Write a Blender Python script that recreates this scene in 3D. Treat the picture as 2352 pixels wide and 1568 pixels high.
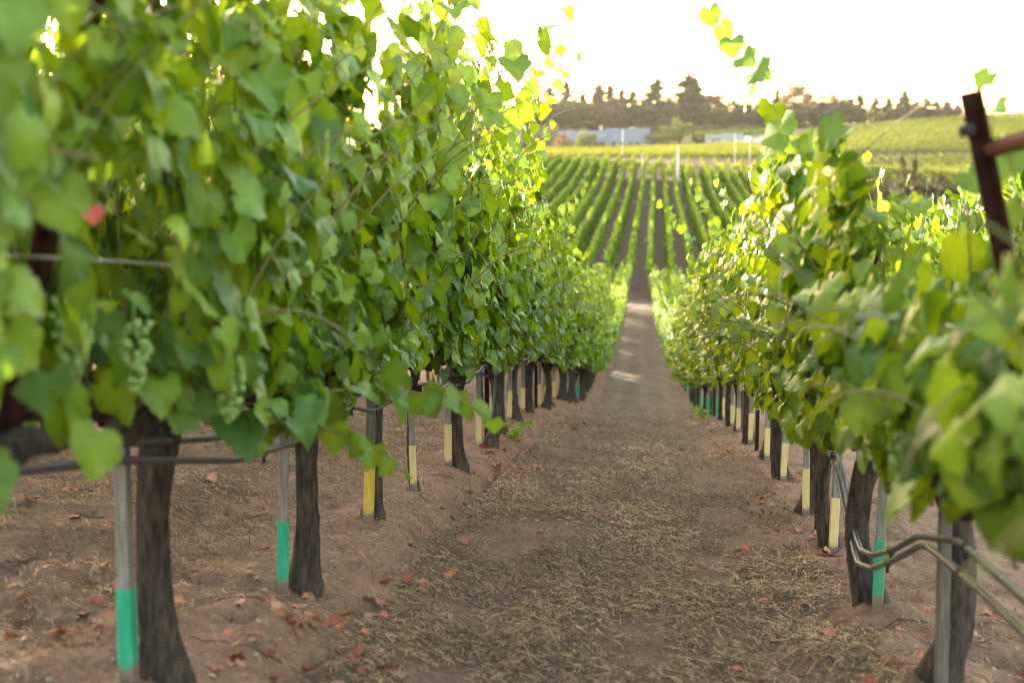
import bpy, math, random
import numpy as np
from mathutils import Vector

for o in list(bpy.data.objects):
    bpy.data.objects.remove(o)
S = bpy.context.scene
COL = S.collection
R = math.radians

# ------------------------------------------------------------------ camera, sky, sun, exposure
F = 3267.0                       # focal length in units of a 2352-wide picture (50 mm on 36 mm)
YAW, PITCH = R(5.75), R(8.4)
cam_d = bpy.data.cameras.new('camera')
cam = bpy.data.objects.new('camera', cam_d)
COL.objects.link(cam)
cam_d.sensor_width = 36.0
cam_d.lens = 50.0
cam_d.clip_start = 0.05
cam_d.clip_end = 20000
cam.location = (0, 0, 0)
cam.rotation_euler = (R(90) - PITCH, 0, YAW)
cam_d.dof.use_dof = True
cam_d.dof.focus_distance = 7.6
cam_d.dof.aperture_fstop = 2.5
cam_d.dof.aperture_blades = 9
S.camera = cam

SUN_EL, SUN_AZ = R(6.3), R(-38.0)          # azimuth clockwise from +Y (negative = left of the rows)
w = bpy.data.worlds.new('World')
S.world = w
w.use_nodes = True
nt = w.node_tree
bg = nt.nodes['Background']
sky = nt.nodes.new('ShaderNodeTexSky')
sky.sky_type = 'NISHITA'
sky.sun_disc = False
sky.sun_elevation = SUN_EL
sky.sun_rotation = SUN_AZ
sky.air_density = 1.0
sky.dust_density = 2.0
sky.ozone_density = 0.2
nt.links.new(sky.outputs[0], bg.inputs[0])
bg.inputs[1].default_value = 0.15
sl = bpy.data.lights.new('sun', 'SUN')
sl.energy = 3.4
sl.angle = R(0.5)
sl.color = (1.0, 0.89, 0.72)
so = bpy.data.objects.new('sun', sl)
COL.objects.link(so)
sdir = Vector((math.sin(SUN_AZ) * math.cos(SUN_EL), math.cos(SUN_AZ) * math.cos(SUN_EL), math.sin(SUN_EL)))
so.rotation_euler = sdir.to_track_quat('Z', 'Y').to_euler()
so.location = sdir * 50
S.view_settings.view_transform = 'Standard'
S.view_settings.look = 'None'
S.view_settings.exposure = 3.65
S.view_settings.gamma = 1.0
S.cycles.use_denoising = True
S.cycles.denoising_prefilter = 'ACCURATE'
S.cycles.filter_width = 1.0
S.cycles.max_bounces = 5
S.cycles.diffuse_bounces = 2
S.cycles.glossy_bounces = 2
S.cycles.transmission_bounces = 3
S.cycles.volume_bounces = 1
S.cycles.caustics_reflective = False
S.cycles.caustics_refractive = False

# ------------------------------------------------------------------ helpers
cp, sp_, cy, sy = math.cos(PITCH), math.sin(PITCH), math.cos(YAW), math.sin(YAW)
FW = np.array([-sy * cp, cy * cp, -sp_])
RT = np.array([cy, sy, 0.0])
UP = np.array([-sy * sp_, cy * sp_, cp])


def W(px, py, d):
    """surveyed spot: bearing (px, py) seen from the camera, at distance d along +Y"""
    r = FW * F + RT * (px - 1176) - UP * (py - 784)
    return r * (d / r[1])


def sstep(a, b, x):
    t = np.clip((np.asarray(x, float) - a) / (b - a), 0, 1)
    return t * t * (3 - 2 * t)


def hash2(i, j, s):
    h = (i.astype(np.int64) * 374761393 + j.astype(np.int64) * 668265263 + s * 974711) & 0x7fffffff
    h = ((h ^ (h >> 13)) * 1274126177) & 0x7fffffff
    return ((h ^ (h >> 16)) & 0xffff) / 65535.0


def vnoise(x, y, s=0):
    x = np.asarray(x, float); y = np.asarray(y, float)
    i = np.floor(x); j = np.floor(y)
    u = x - i; v = y - j
    u = u * u * (3 - 2 * u); v = v * v * (3 - 2 * v)
    a = hash2(i, j, s); b = hash2(i + 1, j, s); c = hash2(i, j + 1, s); d = hash2(i + 1, j + 1, s)
    return (a * (1 - u) + b * u) * (1 - v) + (c * (1 - u) + d * u) * v - 0.5


def fbm(x, y, o=4, s=0):
    r = 0; a = 1.0
    for k in range(o):
        r = r + a * vnoise(x * 2 ** k + 17.3 * k, y * 2 ** k - 9.1 * k, s + k)
        a *= 0.5
    return r


def mesh(name, V, faces, mat=None, parent=None, smooth=True, attrs=None, uv=None):
    """one mesh object from a vertex array and a list of (n,k) index arrays"""
    V = np.asarray(V, np.float32).reshape(-1, 3)
    faces = [np.asarray(f, np.int32) for f in faces if len(f)]
    me = bpy.data.meshes.new(name)
    me.vertices.add(len(V))
    me.vertices.foreach_set('co', V.ravel())
    li = np.concatenate([f.ravel() for f in faces])
    tot = np.concatenate([np.full(len(f), f.shape[1], np.int32) for f in faces])
    st = np.concatenate([[0], np.cumsum(tot)[:-1]]).astype(np.int32)
    me.loops.add(len(li))
    me.loops.foreach_set('vertex_index', li)
    me.polygons.add(len(tot))
    me.polygons.foreach_set('loop_start', st)
    me.polygons.foreach_set('loop_total', tot)
    me.polygons.foreach_set('use_smooth', np.full(len(tot), smooth, bool))
    if attrs:
        for k, a in attrs.items():
            a = np.asarray(a, np.float32)
            at = me.attributes.new(k, 'FLOAT_COLOR', 'POINT')
            at.data.foreach_set('color', np.concatenate([a[:, :3], np.ones((len(a), 1), np.float32)], 1).ravel())
    me.update(calc_edges=True)
    if mat:
        me.materials.append(mat)
    o = bpy.data.objects.new(name, me)
    COL.objects.link(o)
    if parent:
        o.parent = parent
    return o


class MB:
    def __init__(s):
        s.v = []; s.q = []; s.t = []; s.c = []; s.n = 0

    def add(s, V, quads=None, tris=None, col=None):
        V = np.asarray(V, float).reshape(-1, 3)
        if quads is not None and len(quads): s.q.append(np.asarray(quads).reshape(-1, 4) + s.n)
        if tris is not None and len(tris): s.t.append(np.asarray(tris).reshape(-1, 3) + s.n)
        if col is not None:
            col = np.asarray(col, float)
            s.c.append(np.tile(col, (len(V), 1)) if col.ndim == 1 else col)
        s.v.append(V); s.n += len(V)

    def box(s, c, size, rot=None, bev=0.0, col=None):
        x, y, z = np.array(size) / 2
        b = min(bev, x * .8, y * .8, z * .8)
        if b <= 0:
            P = np.array([[a * x, d * y, e * z] for a in (-1, 1) for d in (-1, 1) for e in (-1, 1)])
            Q = [(0, 1, 3, 2), (4, 6, 7, 5), (0, 4, 5, 1), (2, 3, 7, 6), (0, 2, 6, 4), (1, 5, 7, 3)]
            T = []
        else:
            P = []; idx = {}
            for a in (-1, 1):
                for d in (-1, 1):
                    for e in (-1, 1):
                        idx[(a, d, e)] = len(P)
                        P += [[a * x, d * (y - b), e * (z - b)], [a * (x - b), d * y, e * (z - b)], [a * (x - b), d * (y - b), e * z]]
            P = np.array(P); Q = []; T = []
            cs = lambda f: [(-1, -1), (-1, 1), (1, 1), (1, -1)]
            for sg in (-1, 1):
                k = [idx[(sg, i, j)] for i, j in cs(0)]; Q.append(k if sg < 0 else k[::-1])
                k = [idx[(i, sg, j)] + 1 for i, j in cs(0)]; Q.append(k)
                k = [idx[(i, j, sg)] + 2 for i, j in cs(0)]; Q.append(k)
            for i in (-1, 1):
                for j in (-1, 1):
                    Q.append([idx[(i, j, -1)], idx[(i, j, 1)], idx[(i, j, 1)] + 1, idx[(i, j, -1)] + 1])
                    Q.append([idx[(i, -1, j)], idx[(i, 1, j)], idx[(i, 1, j)] + 2, idx[(i, -1, j)] + 2])
                    Q.append([idx[(-1, i, j)] + 1, idx[(1, i, j)] + 1, idx[(1, i, j)] + 2, idx[(-1, i, j)] + 2])
            for k in idx.values(): T.append([k, k + 1, k + 2])
        if rot is not None: P = P @ np.asarray(rot).T
        s.add(P + np.array(c), Q, T, col)

    def tube(s, pts, rad, sides=6, cap=True, col=None, wob=0.0, rng=None, flat=None):
        pts = np.asarray(pts, float); n = len(pts)
        rad = np.broadcast_to(np.asarray(rad, float), (n,))
        tg = np.gradient(pts, axis=0); tg /= np.linalg.norm(tg, axis=1)[:, None] + 1e-9
        ref = np.array([0, 0, 1.0]) if abs(tg[0][2]) < .9 else np.array([1.0, 0, 0])
        a = np.cross(tg[0], ref); a /= np.linalg.norm(a)
        rings = []
        ang = np.arange(sides) / sides * 2 * math.pi
        lob = (1 + wob * rng.uniform(-1, 1, sides)) if wob and rng is not None else np.ones(sides)
        for i in range(n):
            a = a - tg[i] * a.dot(tg[i]); a /= np.linalg.norm(a) + 1e-9
            b = np.cross(tg[i], a)
            rr = rad[i] * lob
            if wob and rng is not None: rr = rr * (1 + wob * .6 * rng.uniform(-1, 1, sides))
            rings.append(pts[i] + np.outer(np.cos(ang) * rr, a) + np.outer(np.sin(ang) * rr, b))
        V = np.concatenate(rings)
        i = np.arange(n - 1)[:, None] * sides; j = np.arange(sides)[None]; k = (j + 1) % sides
        Q = np.stack([i + j, i + k, i + sides + k, i + sides + j], -1).reshape(-1, 4)
        T = []
        if cap:
            V = np.concatenate([V, pts[:1], pts[-1:]])
            c0, c1 = n * sides, n * sides + 1
            for jj in range(sides):
                T.append([c0, (jj + 1) % sides, jj]); T.append([c1, (n - 1) * sides + jj, (n - 1) * sides + (jj + 1) % sides])
        s.add(V, Q, T, col)

    def build(s, name, mat, parent=None, smooth=True):
        f = []
        if s.q: f.append(np.concatenate(s.q))
        if s.t: f.append(np.concatenate(s.t))
        return mesh(name, np.concatenate(s.v), f, mat, parent, smooth, {'col': np.concatenate(s.c)} if s.c else None)


def tag(o, label=None, cat=None, group=None, kind=None):
    if label: o['label'] = label
    if cat: o['category'] = cat
    if group: o['group'] = group
    if kind: o['kind'] = kind
    return o


def empty(name, loc=(0, 0, 0), rz=0.0):
    o = bpy.data.objects.new(name, None)
    o.empty_display_size = .1
    COL.objects.link(o)
    o.location = loc
    o.rotation_euler = (0, 0, rz)
    return o


def copy_tree(src):
    r = src.copy(); COL.objects.link(r)
    for ch in src.children:
        c = ch.copy(); COL.objects.link(c); c.parent = r
        for g in ch.children:
            d = g.copy(); COL.objects.link(d); d.parent = c
    return r


def Rz(a):
    c, s = math.cos(a), math.sin(a)
    return np.array([[c, -s, 0], [s, c, 0], [0, 0, 1]])


def Ry(a):
    c, s = math.cos(a), math.sin(a)
    return np.array([[c, 0, s], [0, 1, 0], [-s, 0, c]])


def Rx(a):
    c, s = math.cos(a), math.sin(a)
    return np.array([[1, 0, 0], [0, c, -s], [0, s, c]])


ORD = ('first second third fourth fifth sixth seventh eighth ninth tenth eleventh twelfth thirteenth fourteenth fifteenth sixteenth '
       'seventeenth eighteenth nineteenth').split()
TENS = {2: 'twenty', 3: 'thirty', 4: 'forty', 5: 'fifty'}


def ordw(n):
    if n < 20: return ORD[n - 1]
    t, u = divmod(n, 10)
    return (TENS[t][:-1] + 'ieth') if u == 0 else TENS[t] + '-' + ORD[u - 1]


# ------------------------------------------------------------------ materials
def newmat(name):
    m = bpy.data.materials.new(name); m.use_nodes = True
    n = m.node_tree.nodes; l = m.node_tree.links
    return m, n, l, n['Principled BSDF'], n['Material Output']


def noise_node(n, l, scale, detail=4, rough=.6, coord=None, stretch=None):
    t = n.new('ShaderNodeTexNoise'); t.inputs['Scale'].default_value = scale
    t.inputs['Detail'].default_value = detail; t.inputs['Roughness'].default_value = rough
    c = n.new('ShaderNodeTexCoord')
    src = c.outputs['Object']
    if stretch:
        mp = n.new('ShaderNodeMapping'); mp.inputs['Scale'].default_value = stretch
        l.new(src, mp.inputs[0]); src = mp.outputs[0]
    l.new(src, t.inputs['Vector'])
    return t


def ramp(n, l, src, stops):
    r = n.new('ShaderNodeValToRGB')
    e = r.color_ramp.elements
    while len(e) < len(stops): e.new(.5)
    for i, (p, c) in enumerate(stops):
        e[i].position = p; e[i].color = (*c, 1)
    l.new(src, r.inputs[0])
    return r


def simple(name, c1, c2=None, scale=8, rough=.8, bump=0.0, stretch=None, metal=0.0, bscale=None, spec=.3):
    m, n, l, p, out = newmat(name)
    t = noise_node(n, l, scale, 5, .65, stretch=stretch)
    r = ramp(n, l, t.outputs[0], [(.32, c1), (.68, c2 or c1)])
    l.new(r.outputs[0], p.inputs['Base Color'])
    p.inputs['Roughness'].default_value = rough
    p.inputs['Metallic'].default_value = metal
    p.inputs['Specular IOR Level'].default_value = spec
    if bump:
        b = n.new('ShaderNodeBump'); b.inputs['Strength'].default_value = bump; b.inputs['Distance'].default_value = .01
        t2 = noise_node(n, l, bscale or scale * 2, 6, .7, stretch=stretch)
        l.new(t2.outputs[0], b.inputs['Height']); l.new(b.outputs[0], p.inputs['Normal'])
    return m


def leaf_mat(name, under=(1.25, 1.2, 1.5), trans=(1.5, 1.35, .55), tmix=.42, rough=.46, spec=.34, objcol=False, nscale=14.0):
    """leaf: tint from the 'col' attribute, paler underside, light passing through"""
    m, n, l, p, out = newmat(name)
    a = n.new('ShaderNodeAttribute'); a.attribute_name = 'col'
    col = a.outputs['Color']
    if objcol:
        oi = n.new('ShaderNodeObjectInfo')
        mx = n.new('ShaderNodeMix'); mx.data_type = 'RGBA'; mx.blend_type = 'MULTIPLY'; mx.inputs[0].default_value = 1
        l.new(col, mx.inputs[6]); l.new(oi.outputs['Color'], mx.inputs[7]); col = mx.outputs[2]
    t = noise_node(n, l, nscale, 3, .6)
    r = ramp(n, l, t.outputs[0], [(.3, (.78, .82, .8)), (.7, (1.15, 1.12, 1.0))])
    mx = n.new('ShaderNodeMix'); mx.data_type = 'RGBA'; mx.blend_type = 'MULTIPLY'; mx.inputs[0].default_value = 1
    l.new(col, mx.inputs[6]); l.new(r.outputs[0], mx.inputs[7]); col = mx.outputs[2]
    g = n.new('ShaderNodeNewGeometry')
    mu = n.new('ShaderNodeMix'); mu.data_type = 'RGBA'; mu.blend_type = 'MULTIPLY'; mu.inputs[7].default_value = (*under, 1)
    l.new(g.outputs['Backfacing'], mu.inputs[0]); l.new(col, mu.inputs[6])
    l.new(mu.outputs[2], p.inputs['Base Color'])
    p.inputs['Roughness'].default_value = rough
    p.inputs['Specular IOR Level'].default_value = spec
    tr = n.new('ShaderNodeBsdfTranslucent')
    mt = n.new('ShaderNodeMix'); mt.data_type = 'RGBA'; mt.blend_type = 'MULTIPLY'; mt.inputs[0].default_value = 1
    mt.inputs[7].default_value = (*trans, 1); l.new(col, mt.inputs[6]); l.new(mt.outputs[2], tr.inputs[0])
    ms = n.new('ShaderNodeMixShader'); ms.inputs[0].default_value = tmix
    l.new(p.outputs[0], ms.inputs[1]); l.new(tr.outputs[0], ms.inputs[2]); l.new(ms.outputs[0], out.inputs[0])
    return m


M_LEAF = leaf_mat('vine_leaf', under=(1.15, 1.15, 1.3), trans=(1.9, 1.65, .35), tmix=.40)
M_FARLEAF = leaf_mat('far_vine_leaf', under=(1.1, 1.1, 1.2), trans=(1.8, 1.55, .4), tmix=.3, rough=.85, spec=.08, nscale=.6)
M_TREE = leaf_mat('tree_leaf', trans=(1.5, 1.2, .5), tmix=.25, rough=.7, spec=.2, objcol=True, nscale=.25)
M_DRY = leaf_mat('fallen_leaf', under=(1.1, 1.1, 1.1), trans=(1.1, .8, .6), tmix=.12, rough=.75, spec=.2, nscale=40)
M_STRAW = leaf_mat('straw', under=(1, 1, 1), trans=(1, 1, .8), tmix=.12, rough=.7, spec=.2, nscale=30)
M_GRAPE = simple('grape', (.16, .26, .05), (.25, .34, .09), 30, .35, spec=.5)
M_CANE = simple('green_cane', (.16, .19, .05), (.22, .12, .06), 6, .6)
M_BARK = simple('vine_bark', (.013, .009, .008), (.105, .076, .062), 9, .9, 1.0, stretch=(6, 6, 1.5), bscale=22)
M_TRUNK = simple('tree_bark', (.09, .06, .04), (.2, .14, .1), 2, .9, .5, stretch=(1, 1, .3))
M_STAKE = simple('weathered_stake', (.13, .118, .104), (.26, .238, .21), 14, .85, .4, stretch=(6, 6, .5))
M_STAKEDK = simple('dark_stake', (.07, .06, .05), (.15, .13, .11), 14, .85, .4, stretch=(6, 6, .5))


def band_mat(name, c1, c2, mud=(.17, .115, .085)):
    m, n, l, p, out = newmat(name)
    t = noise_node(n, l, 16, 5, .7, stretch=(4, 4, .5))
    r = ramp(n, l, t.outputs[0], [(.3, c1), (.7, c2)])
    c = n.new('ShaderNodeTexCoord'); s = n.new('ShaderNodeSeparateXYZ'); l.new(c.outputs['Object'], s.inputs[0])
    t2 = noise_node(n, l, 28, 4, .7)
    ad = n.new('ShaderNodeMath'); ad.operation = 'MULTIPLY_ADD'; ad.inputs[1].default_value = .10
    l.new(t2.outputs[0], ad.inputs[0]); 
    ng = n.new('ShaderNodeMath'); ng.operation = 'MULTIPLY'; ng.inputs[1].default_value = -1
    l.new(s.outputs[2], ng.inputs[0]); l.new(ng.outputs[0], ad.inputs[2])
    mr = n.new('ShaderNodeMapRange'); mr.inputs[1].default_value = -.015; mr.inputs[2].default_value = .01
    l.new(ad.outputs[0], mr.inputs[0])
    t3 = noise_node(n, l, 9, 8, .75, stretch=(5, 5, 1)); r3_ = ramp(n, l, t3.outputs[0], [(.585, (0, 0, 0)), (.66, (.75, .75, .75))])
    wn = n.new('ShaderNodeMix'); wn.data_type = 'RGBA'; wn.inputs[7].default_value = (.26, .22, .18, 1)
    l.new(r3_.outputs[0], wn.inputs[0]); l.new(r.outputs[0], wn.inputs[6])
    mx = n.new('ShaderNodeMix'); mx.data_type = 'RGBA'; mx.inputs[7].default_value = (*mud, 1)
    l.new(mr.outputs[0], mx.inputs[0]); l.new(wn.outputs[2], mx.inputs[6]); l.new(mx.outputs[2], p.inputs['Base Color'])
    p.inputs['Roughness'].default_value = .7
    return m


M_GREEN = band_mat('green_paint', (.008, .22, .12), (.02, .34, .19))
M_YELLOW = band_mat('yellow_paint', (.42, .27, .03), (.60, .40, .06))
M_PALEYEL = band_mat('pale_yellow_paint', (.48, .36, .15), (.62, .47, .21))
M_RUST = simple('rusty_steel', (.026, .010, .009), (.060, .020, .017), 18, .9, .4, spec=.08)
M_HOSE = simple('drip_hose', (.03, .032, .04), (.085, .088, .10), 9, .42, .15, spec=.5)
M_WIRE = simple('galvanised_wire', (.3, .3, .3), (.45, .45, .44), 20, .45, metal=.8)
M_PEB = simple('pebble', (.22, .15, .11), (.38, .30, .24), 12, .95)
M_RED = simple('red_dead_leaf', (.45, .07, .05), (.6, .16, .1), 20, .6)
M_ROOF = simple('slate_roof', (.085, .095, .122), (.125, .136, .165), .8, .6, .2, stretch=(1, 4, 1))
M_WHITE = simple('white_wall', (.36, .34, .30), (.44, .41, .37), .6, .8)
M_GREYWALL = simple('grey_wall', (.16, .155, .15), (.22, .21, .20), .6, .8)
M_BRICK = simple('red_brown_wall', (.22, .09, .06), (.3, .13, .08), 1.5, .85)
M_GLASS = simple('window_glass', (.05, .06, .08), (.09, .1, .12), 1, .1, spec=.8)
M_CARW = simple('white_car_paint', (.6, .6, .6), (.68, .68, .68), 1, .25, spec=.6)
M_TYRE = simple('tyre_rubber', (.02, .02, .02), (.035, .035, .035), 5, .8)
M_POLE = simple('pale_pole', (.5, .45, .38), (.62, .57, .5), 1.5, .8)
M_HILL = simple('hill_scrub', (.05, .065, .04), (.1, .1, .06), .01, .9)
M_ROAD = simple('dirt_road', (.20, .16, .125), (.27, .22, .18), .5, .95)


# ------------------------------------------------------------------ terrain
def bend(y):
    return -.4 * sstep(15, 60, y)


PY = np.array([-40, 0, 6.5, 13, 18, 25, 32, 40, 50, 60, 66, 75, 85, 128, 171, 180])
PZ = np.array([4.10, -1.11, -1.957, -2.805, -3.60, -4.88, -5.7, -6.3, -6.78, -7.2, -7.7, -8.35, -8.2, -6.9, -5.6, -5.6])


def pchip(x, X, Y):
    h = np.diff(X); dl = np.diff(Y) / h
    d = np.zeros(len(X)); d[0] = dl[0]; d[-1] = dl[-1]
    for i in range(1, len(X) - 1):
        if dl[i - 1] * dl[i] > 0:
            w1 = 2 * h[i] + h[i - 1]; w2 = h[i] + 2 * h[i - 1]
            d[i] = (w1 + w2) / (w1 / dl[i - 1] + w2 / dl[i])
    x = np.clip(np.asarray(x, float), X[0], X[-1])
    i = np.clip(np.searchsorted(X, x) - 1, 0, len(X) - 2)
    t = (x - X[i]) / h[i]
    return ((1 + 2 * t) * (1 - t) ** 2 * Y[i] + t * (1 - t) ** 2 * h[i] * d[i] + t * t * (3 - 2 * t) * Y[i + 1] + t * t * (t - 1) * h[i] * d[i + 1])


CX = np.array([-60, -9.0, -3.9, -3.5, -3.1, -2.3, -1.75, -1.35, -1.12, -1.02, -.85, -.3, .3, .62, .9, 1.3, 1.9, 2.6, 3.1, 6, 60])
CZ = np.array([3.0, .80, .42, .41, .35, .24, .17, .14, .10, .035, .015, -.02, -.05, -.055, -.03, -.07, -.16, -.22, -.24, -.6, -4.0])

# far slopes: surveyed spots (bearing, distance, height of what grows there)
CTRL = [W(px, py, d) - np.array([0, 0, hh]) for px, py, d, hh in [
    (1500, 545, 85, 1.9), (1490, 490, 104, 1.9), (1480, 430, 134, 1.9), (1520, 371, 171, 1.9),
    (1236, 360, 171, 1.9), (1350, 363, 171, 1.9), (1690, 387, 171, 1.9), (1838, 407, 171, 1.9), (2100, 440, 171, 1.9), (900, 345, 171, 1.9), (500, 335, 171, 1.9),
    (1100, 545, 85, 1.9), (1900, 570, 85, 1.9), (2300, 600, 85, 1.9), (500, 520, 85, 1.9),
    (1520, 383, 192, 1.5), (1150, 368, 192, 1.5), (1820, 412, 192, 1.5), (2100, 430, 192, 1.5), (700, 352, 192, 1.5),
    (1200, 350, 285, 1.5), (1500, 352, 285, 1.5), (1750, 361, 285, 1.5), (1900, 384, 270, 1.5), (700, 345, 285, 1.5),
    (1200, 337, 372, .6), (1400, 336, 372, .6), (1600, 332, 372, .6), (1720, 324, 372, .6), (700, 337, 372, .6), (100, 337, 372, .6),
    (1300, 322, 405, 0), (1500, 322, 405, 0), (1700, 317, 405, 0), 
    (1250, 306, 450, 0), (1500, 306, 450, 0), (1700, 304, 450, 0), (700, 308, 450, 0),
    (1200, 300, 520, 0), (1600, 296, 520, 0), (1850, 288, 520, 0), (600, 300, 520, 0),
    (1780, 345, 300, 1.3), (1950, 378, 215, 1.3), (2100, 388, 215, 1.3), (2300, 400, 215, 1.3), (1900, 340, 300, 1.3), (2050, 336, 300, 1.3), (2300, 335, 300, 1.3),
    (1850, 298, 390, 1.3), (1950, 285, 390, 1.3), (2080, 273, 390, 1.3), (2200, 265, 390, 1.3), (2350, 258, 390, 1.3), (2080, 275, 450, 0), (2300, 268, 450, 0), (2200, 275, 540, 0)]]
CTRL = np.array(CTRL)
_s = 100.0


def _tps(r2):
    return .5 * r2 * np.log(r2 + 1e-12)


_P = CTRL[:, :2] / _s
_n = len(_P)
_K = _tps(((_P[:, None] - _P[None]) ** 2).sum(-1)) + np.eye(_n) * .002
_A = np.zeros((_n + 3, _n + 3)); _A[:_n, :_n] = _K
_A[:_n, _n] = 1; _A[:_n, _n + 1:] = _P; _A[_n:, :_n] = _A[:_n, _n:].T
_w = np.linalg.solve(_A, np.concatenate([CTRL[:, 2], np.zeros(3)]))


def far_h(x, y):
    x = np.clip(x, -140, 170) / _s; y = np.clip(y, 60, 560) / _s
    sh = x.shape; x = x.ravel(); y = y.ravel()
    out = np.empty(len(x))
    for i in range(0, len(x), 20000):
        P = np.stack([x[i:i + 20000], y[i:i + 20000]], 1)
        r2 = ((P[:, None] - _P[None]) ** 2).sum(-1)
        out[i:i + 20000] = _tps(r2) @ _w[:_n] + _w[_n] + P @ _w[_n + 1:]
    return out.reshape(sh)


def ground(x, y, fine=False):
    x, y = np.broadcast_arrays(np.asarray(x, float), np.asarray(y, float))
    x = x.copy(); y = y.copy()
    near = pchip(y, PY, PZ) + pchip(x - bend(y), CX, CZ)
    b = sstep(58, 86, y)
    h = near
    if (b > 0).any():
        h = near * (1 - b) + far_h(x, y) * b
    h = h - np.maximum(y - 560, 0) * .01
    if fine:
        fade = 1 - sstep(20, 60, y); f2 = 1 - sstep(9, 19, y)
        lane = sstep(-1.1, -.8, x) * (1 - sstep(.45, .75, x))
        d = (.045 + .02 * (1 - lane)) * fbm(x * 1.6, y * 1.3, 3, 5) + f2 * (.046 * fbm(x * 7, y * 7, 3, 9) * (1 - .5 * lane) + .016 * fbm(x * 26, y * 26, 2, 21))
        d = d - .03 * np.exp(-((x + .62) / .16) ** 2) - .025 * np.exp(-((x - .42) / .16) ** 2)
        rut = np.exp(-((x + 1.06 + .05 * vnoise(y * 1.2, y * 0, 3)) / .035) ** 2)
        d = d - .05 * rut * (vnoise(y * 1.7, y * 0 + 3, 8) + .5)
        h = h + d * fade
    return h


def gz(x, y):
    return float(ground(np.array([x]), np.array([y]), True)[0])


def axis(lo, mid0, mid1, hi, step, grow=1.12):
    a = list(np.arange(mid0, mid1 + step / 2, step))
    s = step; p = a[-1]
    while p < hi:
        s = min(s * grow, 120); p += s; a.append(p)
    s = step; p = a[0]; pre = []
    while p > lo:
        s = min(s * grow, 120); p -= s; pre.append(p)
    return np.array(pre[::-1] + a)


gx = axis(-900, -2.3, 1.6, 900, .028, 1.09)
yy = []; p = -25.0
while p < 2.2: yy.append(p); p += .8
while p < 1600:
    yy.append(p); p += max(.028, .0052 * p if p < 30 else .012 * p if p < 600 else .05 * p)
gy = np.array(yy)
GX, GY = np.meshgrid(gx, gy)
GZ = ground(GX, GY, True)
nx, ny = len(gx), len(gy)
ii = (np.arange(ny - 1)[:, None] * nx + np.arange(nx - 1)[None]).ravel()
Q = np.stack([ii, ii + 1, ii + nx + 1, ii + nx], 1)
# soil tints by region (pinkish clay on the banks, straw-brown lane, dry grass far off)
xx = GX - bend(GY)
clay = np.array([.250, .148, .103]); lane_c = np.array([.192, .116, .081]); red = np.array([.145, .09, .066]); grass = np.array([.12, .115, .035]); sand = np.array([.25, .19, .145])
C = np.ones(GX.shape + (3,)) * clay
lw = (sstep(-1.05, -.7, xx + .25 * fbm(GX * 1.5, GY * 1.5, 3, 2)) * (1 - sstep(.35, .8, xx + .2 * fbm(GX * 1.5, GY * 1.5, 3, 4))))[..., None]
C = C * (1 - lw) + lane_c * lw
l2 = ((1 - sstep(-2.2, -1.7, xx + .3 * fbm(GX, GY, 3, 7))) * sstep(-3.4, -2.9, xx))[..., None]
C = C * (1 - l2) + lane_c * 1.02 * l2
sw = (sstep(17, 26, GY + 3 * fbm(GX, GY * .4, 2, 31)) * (1 - sstep(61, 62, GY)))[..., None] * lw
C = C * (1 - sw) + np.array([.200, .135, .097]) * sw
tracks = (np.exp(-((xx + .62) / .13) ** 2) + np.exp(-((xx - .42) / .13) ** 2) + .6 * np.exp(-((xx + .1) / .1) ** 2))[..., None] * sw
C = C * (1 + .16 * tracks)
cr = (sstep(56, 58, GY) * (1 - sstep(62, 64, GY)))[..., None]
C = C * (1 - cr) + sand * cr
b2 = sstep(66, 70, GY)[..., None]
C = C * (1 - b2) + red * b2
yc = GY - (138 - .12 * GX)
cr2 = (sstep(-1.8, -1, yc) * (1 - sstep(1, 1.8, yc)))[..., None]
C = C * (1 - cr2) + sand * cr2
b3 = sstep(290, 305, GY)[..., None]
C = C * (1 - b3) + grass * b3
ground_o = None

M_GROUND, n, l, pb, out = newmat('soil')
at = n.new('ShaderNodeAttribute'); at.attribute_name = 'col'
t1 = noise_node(n, l, 3.0, 8, .68); r1 = ramp(n, l, t1.outputs[0], [(.3, (.62, .6, .58)), (.55, (1.0, 1.0, 1.0)), (.72, (1.25, 1.2, 1.15))])
t2 = noise_node(n, l, 45, 6, .75); r2 = ramp(n, l, t2.outputs[0], [(.3, (.5, .48, .47)), (.5, (1.0, 1.0, 1.0)), (.68, (1.3, 1.28, 1.25))])
vo = n.new('ShaderNodeTexVoronoi'); vo.inputs['Scale'].default_value = 90
tc = n.new('ShaderNodeTexCoord'); l.new(tc.outputs['Object'], vo.inputs['Vector'])
r3 = ramp(n, l, vo.outputs['Distance'], [(.06, (1.55, 1.5, 1.45)), (.2, (1, 1, 1))])
c = at.outputs['Color']
for r_ in (r1, r2, r3):
    mx = n.new('ShaderNodeMix'); mx.data_type = 'RGBA'; mx.blend_type = 'MULTIPLY'; mx.inputs[0].default_value = 1 if r_ is not r3 else .55
    l.new(c, mx.inputs[6]); l.new(r_.outputs[0], mx.inputs[7]); c = mx.outputs[2]
l.new(c, pb.inputs['Base Color'])
pb.inputs['Roughness'].default_value = .95
pb.inputs['Specular IOR Level'].default_value = .1
bm_ = n.new('ShaderNodeBump'); bm_.inputs['Strength'].default_value = .8; bm_.inputs['Distance'].default_value = .012
l.new(t2.outputs[0], bm_.inputs['Height']); l.new(bm_.outputs[0], pb.inputs['Normal'])
ground_o = mesh('ground', np.stack([GX, GY, GZ], -1), [Q], M_GROUND, None, True, {'col': C.reshape(-1, 3)})
tag(ground_o, kind='structure')

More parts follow.
